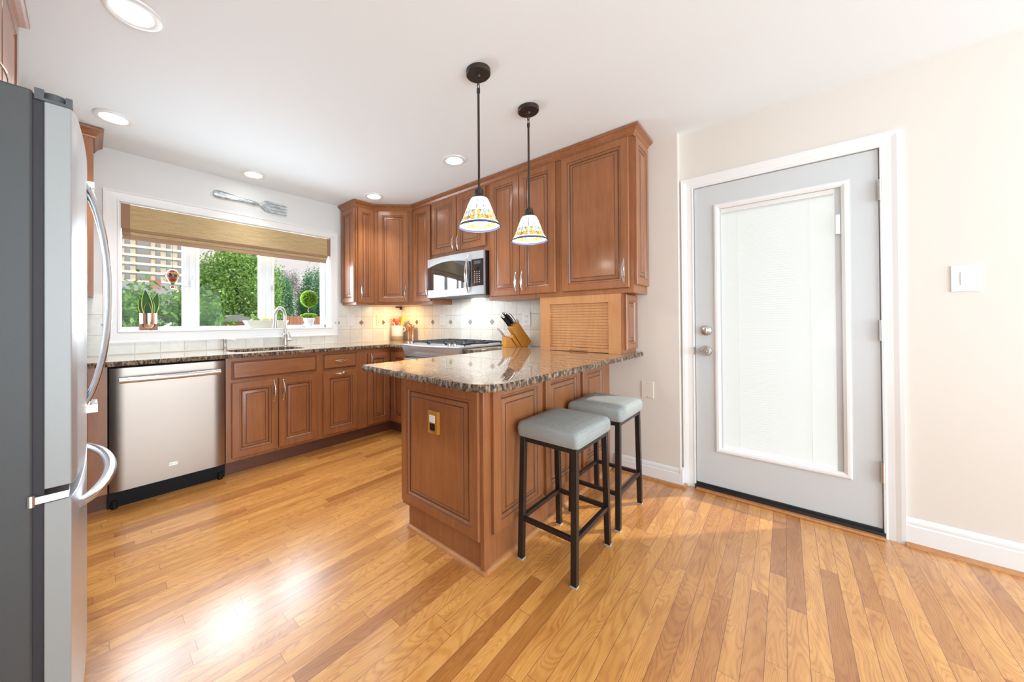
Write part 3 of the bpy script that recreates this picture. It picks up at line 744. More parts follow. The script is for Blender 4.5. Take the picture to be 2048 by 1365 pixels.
sx0, sx1, sy0, sy1 = -2.000, -1.425, -.520, -.150
hole = rnd([(sx0, sy0), (sx1, sy0), (sx1, sy1), (sx0, sy1)], {0: .12, 1: .12, 2: .12, 3: .12}, 8)
counter('countertop', 'brown speckled granite countertop under the window, running into the corner',
        [(-3.555, -.013), (-3.555, -.657), (-.70, -.657), (-.657, -.70), (-.657, -.930), (-.013, -.930), (-.013, -.013)],
        lambda a, b: b < -.64 and (a < -.64), hole)
pen = [(-.002, -1.695), (-.657, -1.695), (-.657, -1.982), (-1.757, -1.982), (-1.815, -2.905), (-.002, -2.905)]
counter('countertop', 'brown speckled granite breakfast bar top on the peninsula with a rounded corner', rnd(pen, {3: .012, 4: .13}, 10),
        lambda a, b: a < -.66 or b < -2.6)
# sink
t = thing('kitchen_sink', (-1.712, -.335, .70), 'undermount stainless sink basin below the window', 'sink')
m = MB(); R = []
for e, z in ((.004, .8884), (0, .8884), (0, .75), (.03, .705), (.10, .70)):
    R.append([(a+(-1.712-a)*(e/.28) if e > .01 else a+(a+1.712)*e, b+(-.335-b)*(e/.18) if e > .01 else b, z) for a, b in hole])
m.rings(R[::1]); obj('basin', m, M['steelh'], t); obj('drain', MB().lathe([(.0001, .004), (.035, .004), (.042, .0)], (-1.712, -.335, .701), 20), M['chrome'], t)

# faucet
t = thing('kitchen_faucet', (-1.475, -.098, .9185), 'tall brushed nickel gooseneck faucet at the right end of the sink', 'faucet')
b0 = Vector((-1.475, -.098, 0)); dirv = Vector((-.78, -.62, 0)).normalized()
m = MB().lathe([(.0001, .0), (.030, .0), (.030, .006), (.026, .012), (.0245, .02), (.0245, .115), (.020, .122), (.0145, .126)], (b0.x, b0.y, .9185), 24)
obj('faucet_body', m, M['nickel'], t)
pts = [b0+Z1*1.03, b0+Z1*1.12, b0+Z1*1.215]
rad = .076; c0 = b0+dirv*rad+Z1*1.215
for i in range(1, 15):
    a = math.pi-math.pi*1.02*i/14; pts.append(c0+dirv*(rad*math.cos(a))+Z1*(rad*math.sin(a)))
pts += [b0+dirv*(2*rad+.003)+Z1*1.195]
obj('spout', MB().tube(pts, .0125, 14), M['nickel'], t)
e = b0+dirv*(2*rad+.003)
obj('spray_head', MB().tube([e+Z1*1.198, e+Z1*1.16, e+Z1*1.12, e+Z1*1.098], [.0135, .0145, .019, .020], 16), M['nickel'], t)
sdv = Vector((.95, -.3, 0)).normalized(); hb = b0+Z1*.985
m = MB().tube([hb, hb+sdv*.055], [.016, .014], 14); m.tube([hb+sdv*.045, hb+sdv*.040+Z1*.04-Y1*.01, hb+sdv*.022+Z1*.078-Y1*.015], [.007, .006, .005], 10)
obj('lever', m, M['nickel'], t)
t = thing('soap_dispenser', (-1.969, -.10, .9185), 'brushed nickel soap dispenser at the left end of the sink', 'soap dispenser')
m = MB().lathe([(.0001, 0), (.022, 0), (.021, .006), (.014, .020), (.012, .05), (.013, .075), (.016, .082), (.016, .094), (.0001, .097)], (-1.969, -.10, .9185), 18)
obj('pump_body', m, M['nickel'], t); obj('nozzle', MB().tube([(-1.965, -.10, 1.006), (-1.93, -.108, 1.010), (-1.895, -.114, 1.000)], [.008, .006, .005], 10), M['nickel'], t)

# --- upper cabinets
UZ0, UZ1 = 1.338, 2.400; UD = -.305; DZ0, DZ1 = 1.372, 2.386
def upper(name, label, poly, z0=UZ0, z1=UZ1, cat='cabinet'):
    cx = sum(p[0] for p in poly)/len(poly); cy = sum(p[1] for p in poly)/len(poly)
    t = thing(name, (cx, cy, z0), label, cat, 'cherry wall cabinets')
    obj('cabinet_body', MB().prism(poly, z0, z1), M['cab'], t, smooth=0); return t
e_ = .002
t = upper('wall_cabinet', 'slim cherry wall cabinet between the window and the corner, with a panelled side', [(-.832, -e_), (-.832, UD), (-.6085, UD), (-.6085, -e_)])
add_door(t, (-.814, UD, 1.360), X1, NY, .190, 1.026, .026, 1.472, .16)
mb = MB(); panel_door(mb, (-.832, -.022, 1.362), -Y1, NX, .270, 1.02, st=.05); obj('side_panel', mb, CM, t, smooth=25)
t = upper('corner_wall_cabinet', 'diagonal cherry corner wall cabinet with a single door', [(-.6075, -e_), (-.6075, UD), (-.305, -.6075), (-e_, -.6075), (-e_, -e_)])
dg = Vector((1, -1, 0)).normalized(); dn = Vector((-1, -1, 0)).normalized()
add_door(t, Vector((-.6075, UD, 1.366))+dg*.045, dg, dn, .335, 1.02, .305, 1.472, .16)
t = upper('wall_cabinet', 'narrow cherry wall cabinet left of the microwave', [(-e_, -.6085), (UD, -.6085), (UD, -.9345), (-e_, -.9345)])
add_door(t, (UD, -.640, 1.366), -Y1, NX, .280, 1.02, .262, 1.472, .16)
t = upper('wall_cabinet', 'short two door cherry wall cabinet directly above the microwave', [(-e_, -.9355), (UD, -.9355), (UD, -1.7045), (-e_, -1.7045)], 1.794)
add_door(t, (UD, -.948, 1.842), -Y1, NX, .355, .542, .331, 1.922, .15); add_door(t, (UD, -1.314, 1.842), -Y1, NX, .362, .542, .030, 1.922, .15)
t = upper('wall_cabinet', 'tall two door cherry wall cabinet right of the microwave', [(-e_, -1.7055), (UD, -1.7055), (UD, -2.3995), (-e_, -2.3995)])
add_door(t, (UD, -1.731, DZ0), -Y1, NX, .309, 1.014, .286, 1.482, .165); add_door(t, (UD, -2.045, DZ0), -Y1, NX, .329, 1.014, .032, 1.482, .165)
t = upper('wall_cabinet', 'widest cherry wall cabinet with one big door and a panelled end, nearest the back door', [(-e_, -2.4005), (UD, -2.4005), (UD, -2.938), (-e_, -2.938)])
add_door(t, (UD, -2.427, DZ0), -Y1, NX, .488, 1.014, .458, 1.482, .165)
mb = MB(); panel_door(mb, (-.293, -2.938, 1.394), X1, NY, .268, .99, st=.05); obj('side_panel', mb, CM, t, smooth=25)
t = upper('wall_cabinet', 'cherry wall cabinet left of the window, mostly behind the refrigerator', [(XL+.01, -e_), (XL+.01, UD), (-2.745, UD), (-2.745, -e_)])
add_door(t, (-3.16, UD, 1.366), X1, NY, .39, 1.02, .36, 1.472, .16); add_door(t, (-3.545, UD, 1.366), X1, NY, .38, 1.02)
t = upper('wall_cabinet', 'cherry cabinet above the refrigerator at the top left corner', [(XL+.01, -1.32), (-2.985, -1.32), (-2.985, -2.34), (XL+.01, -2.34)], 1.80)
add_door(t, (-2.985, -1.800, 1.83), Y1, X1, .46, .552, .065, 1.90, .15); add_door(t, (-2.985, -2.30, 1.83), Y1, X1, .47, .552, .42, 1.90, .15)

def crown(label, path, side):                             # open polyline on the cabinet faces; side=+1: outward is left of travel
    prof = [(0, 2.388), (.006, 2.388), (.008, 2.398), (.012, 2.402), (.022, 2.418), (.036, 2.428), (.044, 2.432), (.046, 2.446), (0, 2.446)]
    P = [Vector(p) for p in path]; R = []
    for off, z in prof:
        r_ = []
        for i, p in enumerate(P):
            ns = []
            for a, b in ((i-1, i), (i, i+1)):
                if a < 0 or b >= len(P): continue
                tv = (P[b]-P[a]).normalized(); ns.append(Vector((-tv.y, tv.x))*side)
            if len(ns) == 2: k = (ns[0]+ns[1]); k = k/(1+ns[0].dot(ns[1]))
            else: k = ns[0]
            r_.append((p.x+k.x*off, p.y+k.y*off, z))
        R.append(r_)
    m = MB(); n = len(P)
    for i in range(len(R)-1): m.add([*R[i], *R[i+1]], [(k, k+1, n+k+1, n+k) for k in range(n-1)])
    m.add([r[0] for r in R], [tuple(range(len(R)))]); m.add([r[-1] for r in R], [tuple(range(len(R)-1, -1, -1))])
    return tag(obj('crown_molding', m, M['cabx'], smooth=0), label, 'molding')
crown('long cherry crown molding wrapping the cabinets from the window to the back door side', [(-.834, -.002), (-.834, UD-.001), (-.608, UD-.001), (-.306, -.608), (-.306, -2.940), (-.002, -2.940)], -1)
crown('short cherry crown molding on the cabinet left of the window', [(XL+.01, UD-.001), (-2.743, UD-.001), (-2.743, -.002)], -1)
crown('cherry crown molding on the cabinet above the refrigerator', [(-2.984, -2.342), (-2.984, -1.318), (XL+.01, -1.318)], -1)

# light rail trims
# appliance garage
GX = -.300
t = thing('appliance_garage', (-.15, -2.54, .9185), 'light maple appliance garage with a closed roll-up tambour door on the counter', 'appliance garage')
gy0, gy1, gz0_, gz1_ = -2.225, -2.852, .9190, 1.3375
m = MB().box(GX, GX+.02, gy0, -2.309, gz0_, gz1_).box(GX, GX+.02, -2.767, gy1, gz0_, gz1_).box(GX, GX+.02, -2.309, -2.767, 1.279, gz1_)
obj('face_frame', m, M['lightwood'], t, smooth=0)
obj('cabinet_body', MB().box(GX+.02, -.013, gy0, gy0-.015, gz0_, gz1_).box(GX+.002, -.002, gy1, gy1-.006, gz0_, gz1_).box(-.02, -.013, gy0-.015, gy1, gz0_, gz1_), M['cab'], t, smooth=0)
m = MB(); ns = 16; za_, zb_ = .952, 1.279; ph = (zb_-za_)/ns
for i in range(ns):
    z = za_+i*ph; m.prismat([(0, z+.0004), (.0045, z+.0010), (.0058, z+ph*.5), (.0045, z+ph-.0010), (0, z+ph-.0004)], (GX+.018, -2.309, 0), (-1, 0, 0), (0, 0, 1), (0, -1, 0), .458)
m.box(GX+.020, GX+.024, -2.309, -2.767, .952, 1.28)
tb = obj('tambour_door', m, M['lightwood'], t, smooth=30)
m = MB().box(GX+.004, GX+.018, -2.309, -2.470, gz0_+.002, .950).box(GX+.004, GX+.018, -2.610, -2.767, gz0_+.002, .950).box(GX+.004, GX+.018, -2.470, -2.610, .930, .950).box(GX+.014, GX+.018, -2.47, -2.61, .921, .93)
obj('bottom_rail', m, M['lightwood'], tb, bevel=.002)
mb = MB(); panel_door(mb, (-.262, gy1-.006, .945), X1, NY, .236, .385, st=.045); obj('side_panel', mb, CM, t, smooth=25)

# microwave
t = thing('microwave', (-.2, -1.325, 1.392), 'stainless over-the-range microwave with a dark curved glass door', 'microwave')
my0, my1 = -.945, -1.700
obj('case', MB().box(-.352, -.003, my0+.002, my1, 1.398, 1.7925), M['mwcase'], t, smooth=0)
def mx(y): u = (y-(my0+my1)/2)/.3775; return -.378-.026*(1-u*u)
def strip(z0f, z1f, ya, yb, lift=0, back=-.353, n=24):
    m = MB(); top = []; bot = []
    ys = [ya+(yb-ya)*i/n for i in range(n+1)]
    v = []; f = []
    for y in ys:
        xf = mx(y)-lift; v += [(xf, y, z0f(y)), (xf, y, z1f(y)), (back, y, z1f(y)), (back, y, z0f(y))]
    for i in range(n):
        a = i*4; b = a+4
        for k in range(4): f.append((a+k, b+k, b+(k+1) % 4, a+(k+1) % 4))
    f += [(0, 1, 2, 3), (n*4+3, n*4+2, n*4+1, n*4)]
    return m.add(v, f)
ztop = lambda y: 1.700+.036*math.sin(math.pi*min(1, max(0, (my0-y)/.62)))**1 + .012*max(0, (my0-y)-.45)
zbot = lambda y: 1.474-.015*math.sin(math.pi*min(1, max(0, (my0-y)/.7)))
split = -1.568
md = obj('door', strip(lambda y: 1.396, lambda y: 1.790, my0, split), M['satin'], t, smooth=40)
obj('window_glass', strip(zbot, ztop, my0+.001, split+.002, .0025), M['mwglass'], md, smooth=40)
cp = obj('control_panel', strip(lambda y: 1.396, lambda y: 1.790, split-.002, my1), M['satin'], t, smooth=40)
obj('panel_glass', strip(zbot, lambda y: 1.716, split-.004, my1+.001, .0025), M['mwglass'], cp, smooth=40)
obj('display', strip(lambda y: 1.672, lambda y: 1.700, -1.600, -1.672, .004), M['darkgrey'], cp)
m = MB(); c = (mx(-1.632)-.002, -1.632, 1.635); m.lathe([(.0001, -.016), (.013, -.015), (.016, -.010), (.017, 0)], c, 20, axis='x')
obj('dial', m, M['blackplastic'], cp)
m = MB()
for r_ in range(6):
    for q_ in range(3): y = -1.605-.026*q_; z = 1.602-.019*r_; xx = mx(y)-.003; m.box(xx-.0006, xx+.002, y-.005, y+.005, z-.0025, z+.0025)
obj('buttons', m, M['mark'], cp)
pts = []; ws = []
for i in range(17):
    tt = -1+2*i/16; pts.append((mx(-1.535)-.006-.034*(1-tt*tt), -1.533, 1.590+.178*tt)); ws.append(.004+.013*math.sqrt(max(0, 1-tt*tt)))
obj('handle', MB().tube(pts, ws, 14, sx=.55, ref=(1, 0, 0)), M['chrome'], md)
obj('vent_underside', MB().box(-.33, -.05, my0-.02, my1+.02, 1.388, 1.399), M['darkgrey'], t)
light('cooktop_lamp', 'AREA', (-.24, -1.32, 1.386), (.05, 0, -1), 2.6, (1, .97, .92), shape='RECTANGLE', size=.14, size_y=.60)
obj('bottom_lip', MB().prism([(-.355, my0), (-.385, my0-.03), (-.402, -1.32), (-.385, my1+.03), (-.355, my1)], 1.386, 1.396), M['darkgrey'], t)

# gas range
t = thing('gas_range', (-.35, -1.313, 0), 'stainless slide-in gas range with black grates between the corner and the peninsula', 'stove')
ry0, ry1 = -.934, -1.692
obj('body', MB().box(-.640, -.013, ry0, ry1, .03, .895), M['steelv'], t, smooth=0)
yc = (ry0+ry1)/2
arc = [(-.700-.055*(1-((y-yc)/.379)**2), y) for y in [ry0+(ry1-ry0)*i/20 for i in range(21)]]
obj('cooktop', MB().prism([(-.013, ry0)]+arc+[(-.013, ry1)], .921, .936), M['satin'], t, bevel=.004)
m = MB(); R = []
for s_, z in ((1.0, .921), (.95, .895), (.55, .835), (.25, .815)):
    R.append([(-.640, ry0, z)]+[(-.640+(a+.640)*s_, y, z) for a, y in arc]+[(-.640, ry1, z)])
m.rings(R); obj('control_fascia', m, M['satin'], t, smooth=40)
od = obj('oven_door', MB().box(-.640, -.685, ry0-.004, ry1+.004, .20, .795), M['satin'], t, bevel=.006)
obj('oven_window', MB().box(-.685, -.688, ry0-.12, ry1+.12, .34, .66), M['mwglass'], od)
m = MB().tube([(-.735, ry0-.05, .755), (-.735, ry1+.05, .755)], .012, 12); m.tube([(-.685, ry0-.08, .755), (-.735, ry0-.08, .755)], .009, 8); m.tube([(-.685, ry1+.08, .755), (-.735, ry1+.08, .755)], .009, 8)
obj('handle', m, M['handle'], od)
obj('warming_drawer', MB().box(-.640, -.680, ry0-.004, ry1+.004, .06, .19), M['satin'], t, bevel=.005)
for y in (-1.00, -1.058, -1.568, -1.626):
    xx = -.668-.03*(1-((y-yc)/.379)**2)
    m = MB().lathe([(.019, 0), (.019, .005), (.0155, .007), (.0145, .024), (.012, .027), (.0001, .027)], (xx, y, .936), 18); m.box(xx-.014, xx+.014, y-.003, y+.003, .963, .967)
    obj('knob', m, M['chrome'], t)
for k, y in enumerate((-1.075, -1.313, -1.551)):          # three grates, each with fingers
    m = MB(); a, b = y-.110, y+.110; x0, x1 = -.60, -.07
    for yy in (a, b): m.bar((x0, yy, .955), (x1, yy, .955), .011, .013)
    for xx in (x0, (x0+x1)/2, x1): m.bar((xx, a, .955), (xx, b, .955), .011, .013)
    for cx in (-.465, -.205):
        for sg in (-1, 1):
            m.bar((cx, y+sg*.110, .957), (cx, y+sg*.030, .957), .008, .012); m.bar((cx+sg*.125, y, .957), (cx+sg*.035, y, .957), .008, .012)
            m.bar((cx+sg*.065, a, .957), (cx+sg*.065, a+.05, .957), .008, .012); m.bar((cx+sg*.065, b, .957), (cx+sg*.065, b-.05, .957), .008, .012)
    for xx in (x0+.01, x1-.01):
        for yy in (a, b): m.bar((xx, yy, .936), (xx, yy, .955), .010, .010, (1, 0, 0))
    obj('grate', m, M['castiron'], t, bevel=.002)
    for cx in ((-.465, -.205) if k != 1 else (-.335,)):
        obj('burner', MB().lathe([(.048, 0), (.048, .006), (.036, .008), (.034, .015), (.0001, .016)], (cx, y, .936), 22), M['darkgrey'], t)

# ------------------------------------------------------------------ refrigerator
t = thing('refrigerator', (-3.15, -1.845, 0), 'tall stainless french door refrigerator with grey side at the left edge', 'refrigerator')
fy0, fy1 = -2.300, -1.390
obj('body', MB().box(-3.50, -2.860, fy0, fy1, .02, 1.742), M['fridgeside'], t, bevel=.006)
obj('gasket', MB().box(-2.860, -2.842, fy0+.008, fy1-.008, .06, 1.735), M['gasket'], t, smooth=0)
fyc = (fy0+fy1)/2
def fx(y): return -2.790+.020*(1-((y-fyc)/.455)**2)
def fdoor(ya, yb, z0, z1, n=14):
    ys = [ya+(yb-ya)*i/n for i in range(n+1)]
    poly = [(-2.842, ya)]+[(fx(y)-(.006 if i in (0, n) else 0), y) for i, y in enumerate(ys)]+[(-2.842, yb)]
    m_ = MB().prism(poly, z0, z1)
    n_ = len(poly)
    for i, f_ in enumerate(m_.f):
        if len(f_) == 4:
            a_, b_ = m_.v[f_[0]], m_.v[f_[1]]
            if abs(a_[1]-b_[1]) < 1e-6: m_.mi[i] = 1
    return m_
d1 = obj('fridge_door', fdoor(fy0, fyc-.003, .735, 1.720), [M['fridgefront'], M['doorside']], t, smooth=30, bevel=.002)
d2 = obj('fridge_door', fdoor(fyc+.003, fy1, .735, 1.720), [M['fridgefront'], M['doorside']], t, smooth=30, bevel=.002)
d3 = obj('freezer_drawer', fdoor(fy0, fy1, .060, .700), [M['fridgefront'], M['doorside']], t, smooth=30, bevel=.002)
for yy in (fy0+.002, ):
    m = MB().box(-2.842, -2.800, yy, yy+.10, 1.721, 1.729); m.lathe([(.026, 0), (.024, .024), (.0001, .026)], (-2.825, yy+.035, 1.727), 20); m.box(-2.858, -2.842, yy, yy+.08, 1.722, 1.750); m.box(-2.806, -2.794, yy-.001, yy+.05, 1.7205, 1.746)
    obj('hinge_cover', m, M['darkgrey'], t)
m = MB().box(-2.866, -2.800, fy0-.006, fy0+.05, .704, .722); m.tube([(-2.862, fy0-.004, .700), (-2.862, fy0-.004, .728)], .007, 10)
obj('middle_hinge', m, M['nickel'], t)
for dd, yy in ((d1, -1.893), (d2, -1.797)):
    pts = []
    for i in range(21):
        tt = -1+2*i/20; pts.append((fx(yy)-.004+.060*(1-tt*tt)**.8, yy, 1.257+.385*tt))
    m = MB().tube(pts, .0155, 12, sx=.55, ref=(1, 0, 0)); m.box(fx(yy)-.006, fx(yy)+.026, yy-.015, yy+.015, .845, .872); m.box(fx(yy)-.006, fx(yy)+.018, yy-.013, yy+.013, 1.628, 1.648)
    obj('handle', m, M['handle'], dd)
pts = []
for i in range(21):
    tt = -1+2*i/20; pts.append((-2.786+.074*(1-tt*tt)**.75, fyc+.345*tt, .640))
obj('handle', MB().tube(pts, .0165, 12, sx=.75, ref=(0, 0, 1)), M['handle'], d3)

# ------------------------------------------------------------------ ceiling lights
def recessed(c, label, en=25):
    t = thing('recessed_light', (c[0], c[1], H-.012), label, 'ceiling light', 'round recessed ceiling lights')
    obj('trim_ring', MB().lathe([(.094, .0115), (.092, .004), (.080, .001), (.066, .004), (.062, .0115)], (c[0], c[1], H-.012), 40), M['plate'], t)
    obj('lens', MB().lathe([(.066, .006), (.0001, .005)], (c[0], c[1], H-.012), 40), M['whitebulb'], t)
    light('recessed_beam', 'SPOT', (c[0], c[1], H-.03), (0, 0, -1), en, (.90, .96, 1), spot_size=1.75, spot_blend=1.0, shadow_soft_size=.06)
recessed((-2.64, -1.69), 'recessed ceiling light cut by the top edge, above the refrigerator')
recessed((-2.66, -.577), 'recessed ceiling light just right of the refrigerator top')
recessed((-1.79, -.262), 'recessed ceiling light above the wall fork', 9)
recessed((-.77, -.563), 'recessed ceiling light above the corner wall cabinet')
recessed((-.772, -1.727), 'recessed ceiling light left of the nearer pendant rod')
# under cabinet puck
t = thing('under_cabinet_light', (-.16, -.12, 1.338), 'small black puck light under the corner wall cabinet', 'light')
m = MB().lathe([(.0001, -.014), (.022, -.014), (.026, -.008), (.026, 0)], (-.16, -.12, 1.3375), 18); m.box(-.135, -.115, -.15, -.13, 1.30, 1.3375)
obj('housing', m, M['blackplastic'], t)
light('puck_glow', 'AREA', (-.30, -.30, 1.325), (.3, .3, -1), 1.6, (1, .62, .25), shape='DISK', size=.10)

# ------------------------------------------------------------------ pendants
def pendant(P, label):
    px_, py_ = P
    t = thing('pendant_lamp', (px_, py_, H), label, 'pendant lamp', 'stained glass pendants over the peninsula')
    obj('canopy', MB().lathe([(.0635, 0), (.0635, -.018), (.060, -.022), (.014, -.024), (.013, -.030), (.010, -.036), (.0001, -.037)], (px_, py_, H-.0005), 36), M['bronze'], t)
    m = MB()
    for k, z in enumerate((2.398, 2.372)):
        pts = []
        for i in range(15):
            a = 2*math.pi*i/14; u = .008*math.cos(a); w_ = .018*math.sin(a)
            pts.append((px_+(u if k else 0), py_+(0 if k else u), z+w_))
        m.tube(pts, .0022, 6, caps=False)
    obj('chain_link', m, M['bronze'], t)
    obj('rod', MB().tube([(px_, py_, 2.358), (px_, py_, 1.825)], .0062, 12).lathe([(.0001, .012), (.009, .010), (.009, -.012), (.006, -.014)], (px_, py_, 2.350), 14), M['bronze'], t)
    obj('socket_cap', MB().lathe([(.006, .045), (.017, .042), (.0235, .034), (.0245, .012), (.034, .000), (.043, -.008), (.042, -.012), (.030, -.010)], (px_, py_, 1.797), 30), M['bronze'], t)
    # bell shade with pictorial glass
    prof = []
    zt_, zb_ = 1.792, 1.640
    tab = ((0, .034), (.08, .0435), (.2, .0525), (.44, .0665), (.75, .0840), (.9, .0970), (1, .110))
    for i in range(73):
        f = i/72; z = zt_+(zb_-zt_)*f; r = float(np.interp(f, [q[0] for q in tab], [q[1] for q in tab])); prof.append((r, z))
    n = 288; v = []; F = []; mi = []
    for r, z in prof:
        for k in range(n): a = 2*math.pi*k/n; v.append((px_+r*math.cos(a), py_+r*math.sin(a), z))
    def petal(u, w, cu, cw, ang, a_, b_):
        du, dw = u-cu, w-cw; p_ = du*math.cos(ang)+dw*math.sin(ang); q_ = -du*math.sin(ang)+dw*math.cos(ang)
        return (p_/a_)**2+(q_/b_)**2
    for i in range(72):
        f = (i+.5)/72
        for k in range(n):
            s_ = (k+.5)/n*6; u = (s_ % 1)-.5; w = f            # six repeats
            c = 0
            if f > .958: c = 4
            elif f > .938: c = 6
            else:
                best = 0
                for cu, cw, an, a_, b_, cc in ((0, .64, 0, .075, .13, 0), (-.135, .66, -.55, .10, .15, 1), (.135, .66, .55, .10, .15, 1), (-.22, .82, -1.15, .075, .17, 1), (.22, .82, 1.15, .075, .17, 1),
                                               (-.33, .62, .5, .06, .11, 3), (.33, .62, -.5, .06, .11, 3), (.5, .64, 0, .075, .13, 5), (-.5, .64, 0, .075, .13, 5), (.43, .82, 0, .10, .07, 1), (-.43, .82, 0, .10, .07, 2), (0, .86, 0, .10, .045, 0)):
                    q_ = petal(u, w, cu, cw, an, a_, b_)
                    if q_ < .72: best = cc; c = cc; break
                    elif q_ < 1.0: c = 6; best = -1; break
                else:
                    c = 0
                    if f < .55:
                        if abs((s_*2) % 1-.5) > .472: c = 6
                    for fl in (.22, .40, .56):
                        if abs(f-fl) < .0075: c = 6
            F.append((i*n+k, i*n+(k+1) % n, (i+1)*n+(k+1) % n, (i+1)*n+k)); mi.append(c)
    m = MB(); m.v = v; m.f = F; m.mi = mi
    o = obj('lamp_shade', m, [M['sg_white'], M['sg_yellow'], M['sg_amber'], M['sg_pale'], M['sg_blue'], M['sg_green'], M['lead']], t)
    sd = o.modifiers.new('thick', 'SOLIDIFY'); sd.thickness = .003
    obj('rim', MB().tube([(px_+.1105*math.cos(2*math.pi*i/48), py_+.1105*math.sin(2*math.pi*i/48), 1.6395) for i in range(49)], .0024, 6, caps=False), M['lead'], o)
    obj('bulb', MB().ball((px_, py_, 1.735), .026, 16), M['whitebulb'], t)
    light('pendant_bulb', 'POINT', (px_, py_, 1.655), (0, 0, -1), 1.6, (1, .9, .78), shadow_soft_size=.03)
pendant((-1.396, -2.518), 'nearer stained glass pendant lamp on a bronze rod, left of the pair')
pendant((-.945, -2.534), 'farther stained glass pendant lamp on a bronze rod, right of the pair')

# ------------------------------------------------------------------ stools
def stool(cx, cy, label):
    t = thing('bar_stool', (cx, cy, 0), label, 'bar stool', 'backless bar stools at the peninsula')
    fx_, fy_, tx, ty, zt = .205, .150, .182, .146, .592
    lw = .027
    legs = {}
    for sx in (-1, 1):
        for sy in (-1, 1):
            a = Vector((cx+sx*(fx_-lw/2), cy+sy*(fy_-lw/2), .006)); b = Vector((cx+sx*(tx-lw/2), cy+sy*(ty-lw/2), zt))
            legs[sx, sy] = (a, b)
            l_ = obj('leg', MB().bar(a, b, lw, lw, (1, 0, 0)), M['blackmetal'], t, bevel=.0015)
            obj('foot_pad', MB().box(a.x-lw/2-.001, a.x+lw/2+.001, a.y-lw/2-.001, a.y+lw/2+.001, 0, .006), M['pad'], l_)
    def at(k, z): a, b = legs[k]; f = (z-a.z)/(b.z-a.z); return a+(b-a)*f
    for k1, k2, z in (((-1, -1), (1, -1), .195), ((-1, 1), (1, 1), .195), ((-1, -1), (-1, 1), .195), ((1, -1), (1, 1), .195)):
        obj('stretcher', MB().bar(at(k1, z), at(k2, z), .020, .020), M['blackmetal'], t, bevel=.0015)
    m = MB()
    for k1, k2 in (((-1, -1), (1, -1)), ((-1, 1), (1, 1)), ((-1, -1), (-1, 1)), ((1, -1), (1, 1))): m.bar(at(k1, zt-.012), at(k2, zt-.012), .024, .026)
    obj('seat_frame', m, M['blackmetal'], t, bevel=.0015)
    hx, hy = .194, .158; R = []
    for e, z in ((.004, zt), (0, zt+.008), (-.002, zt+.040), (.001, zt+.056), (.007, zt+.066), (.020, zt+.072), (.060, zt+.076)):
        rc = rnd([(cx-hx+e, cy-hy+e), (cx+hx-e, cy-hy+e), (cx+hx-e, cy+hy-e), (cx-hx+e, cy+hy-e)], {i: .022 for i in range(4)}, 5); R.append([(a, b, z) for a, b in rc])
    m = MB().rings(R); m.add(R[0], [tuple(range(len(R[0])-1, -1, -1))]); obj('seat', m, M['linen'], t, smooth=60)
stool(-1.150, -2.862, 'nearer backless bar stool with grey linen seat and black metal legs')
stool(-.610, -2.860, 'farther backless bar stool with grey linen seat, next to the wall')

# ------------------------------------------------------------------ wall fork
t = thing('wall_fork', (-1.72, -.004, 2.275), 'oversized silver fork wall decoration above the window', 'wall decor')
ang = math.radians(-2.4); U = Vector((math.cos(ang), 0, math.sin(ang))); V = Vector((-math.sin(ang), 0, math.cos(ang))); O = Vector((-2.030, -.004, 2.291))
def outline(half):
    return [(a, b) for a, b in half]+[(a, -b) for a, b in half[::-1]]
m = MB(); R = []
hh = [(.0, .008), (.006, .024), (.020, .032), (.05, .034), (.10, .030), (.16, .023), (.22, .017), (.262, .014)]
for dp, k in ((0, 1), (.010, 1), (.019, .72), (.022, .25)):
    R.append([tuple(O+U*a+V*(b*k)+NY*dp) for a, b in outline(hh)][::-1])
m.rings(R); hd = obj('fork_handle', m, M['fork'], t)
m = MB().tube([O+U*a+NY*.012 for a in (.255, .27, .29, .31, .335, .352)], [.013, .018, .016, .018, .015, .011], 12)
for i in range(18): q_ = O+U*(.268+.07*random.random())+V*random.uniform(-.015, .015)+NY*random.uniform(.018, .026); m.ball(tuple(q_), .005, 6)
obj('collar', m, M['fork'], hd)
hh = [(.345, .010), (.365, .012), (.385, .026), (.405, .046), (.425, .052), (.455, .052)]
m = MB().prismat(outline(hh), O+NY*.004, U, V, NY, .012)
for c_ in (-.0435, -.0145, .0145, .0435):
    m.prismat([(.452, c_-.0085), (.452, c_+.0085), (.60, c_+.006), (.612, c_+.001), (.612, c_-.001), (.60, c_-.006)], O+NY*.004, U, V, NY, .011)
obj('fork_head', m, M['fork'], t, bevel=.002)

# ------------------------------------------------------------------ things on the window sill
SZ = wz0+.0141
def leaf_blade(mb, base, tip, width, bend, mi_in=0, mi_ed=1):
    base, tip = Vector(base), Vector(tip); ax = tip-base; side = ax.cross(Vector((0, -1, 0)))
    side = (side if side.length > 1e-4 else Vector((1, 0, 0))).normalized(); nn = ax.cross(side).normalized(); n = 14; rows = []
    for i in range(n+1):
        f = i/n; w = width*(math.sin(math.pi*min(1, .22+.78*f)))**.8*(1 if f < .98 else .05); c = base+ax*f+nn*(bend*math.sin(math.pi*f))
        rows.append([c-side*w, c-side*w*.86, c-nn*w*.25, c+side*w*.86, c+side*w])
    for i in range(n):
        for k in range(4): mb.add([rows[i][k], rows[i][k+1], rows[i+1][k+1], rows[i+1][k]], [(0, 1, 2, 3)], mi_ed if k in (0, 3) else mi_in)
t = thing('snake_plant', (-2.446, .052, SZ), 'snake plant with yellow edged leaves in a rose gold pot on the sill', 'potted plant')
c = (-2.446, .052, SZ)
obj('pot', MB().lathe([(.0001, .014), (.040, .016), (.048, .035), (.0515, .07), (.0525, .134), (.0485, .134), (.047, .110), (.0001, .108)], c, 36), M['copper'], t)
m = MB()
poly = outline([(-.052, 0), (-.052, .0)])
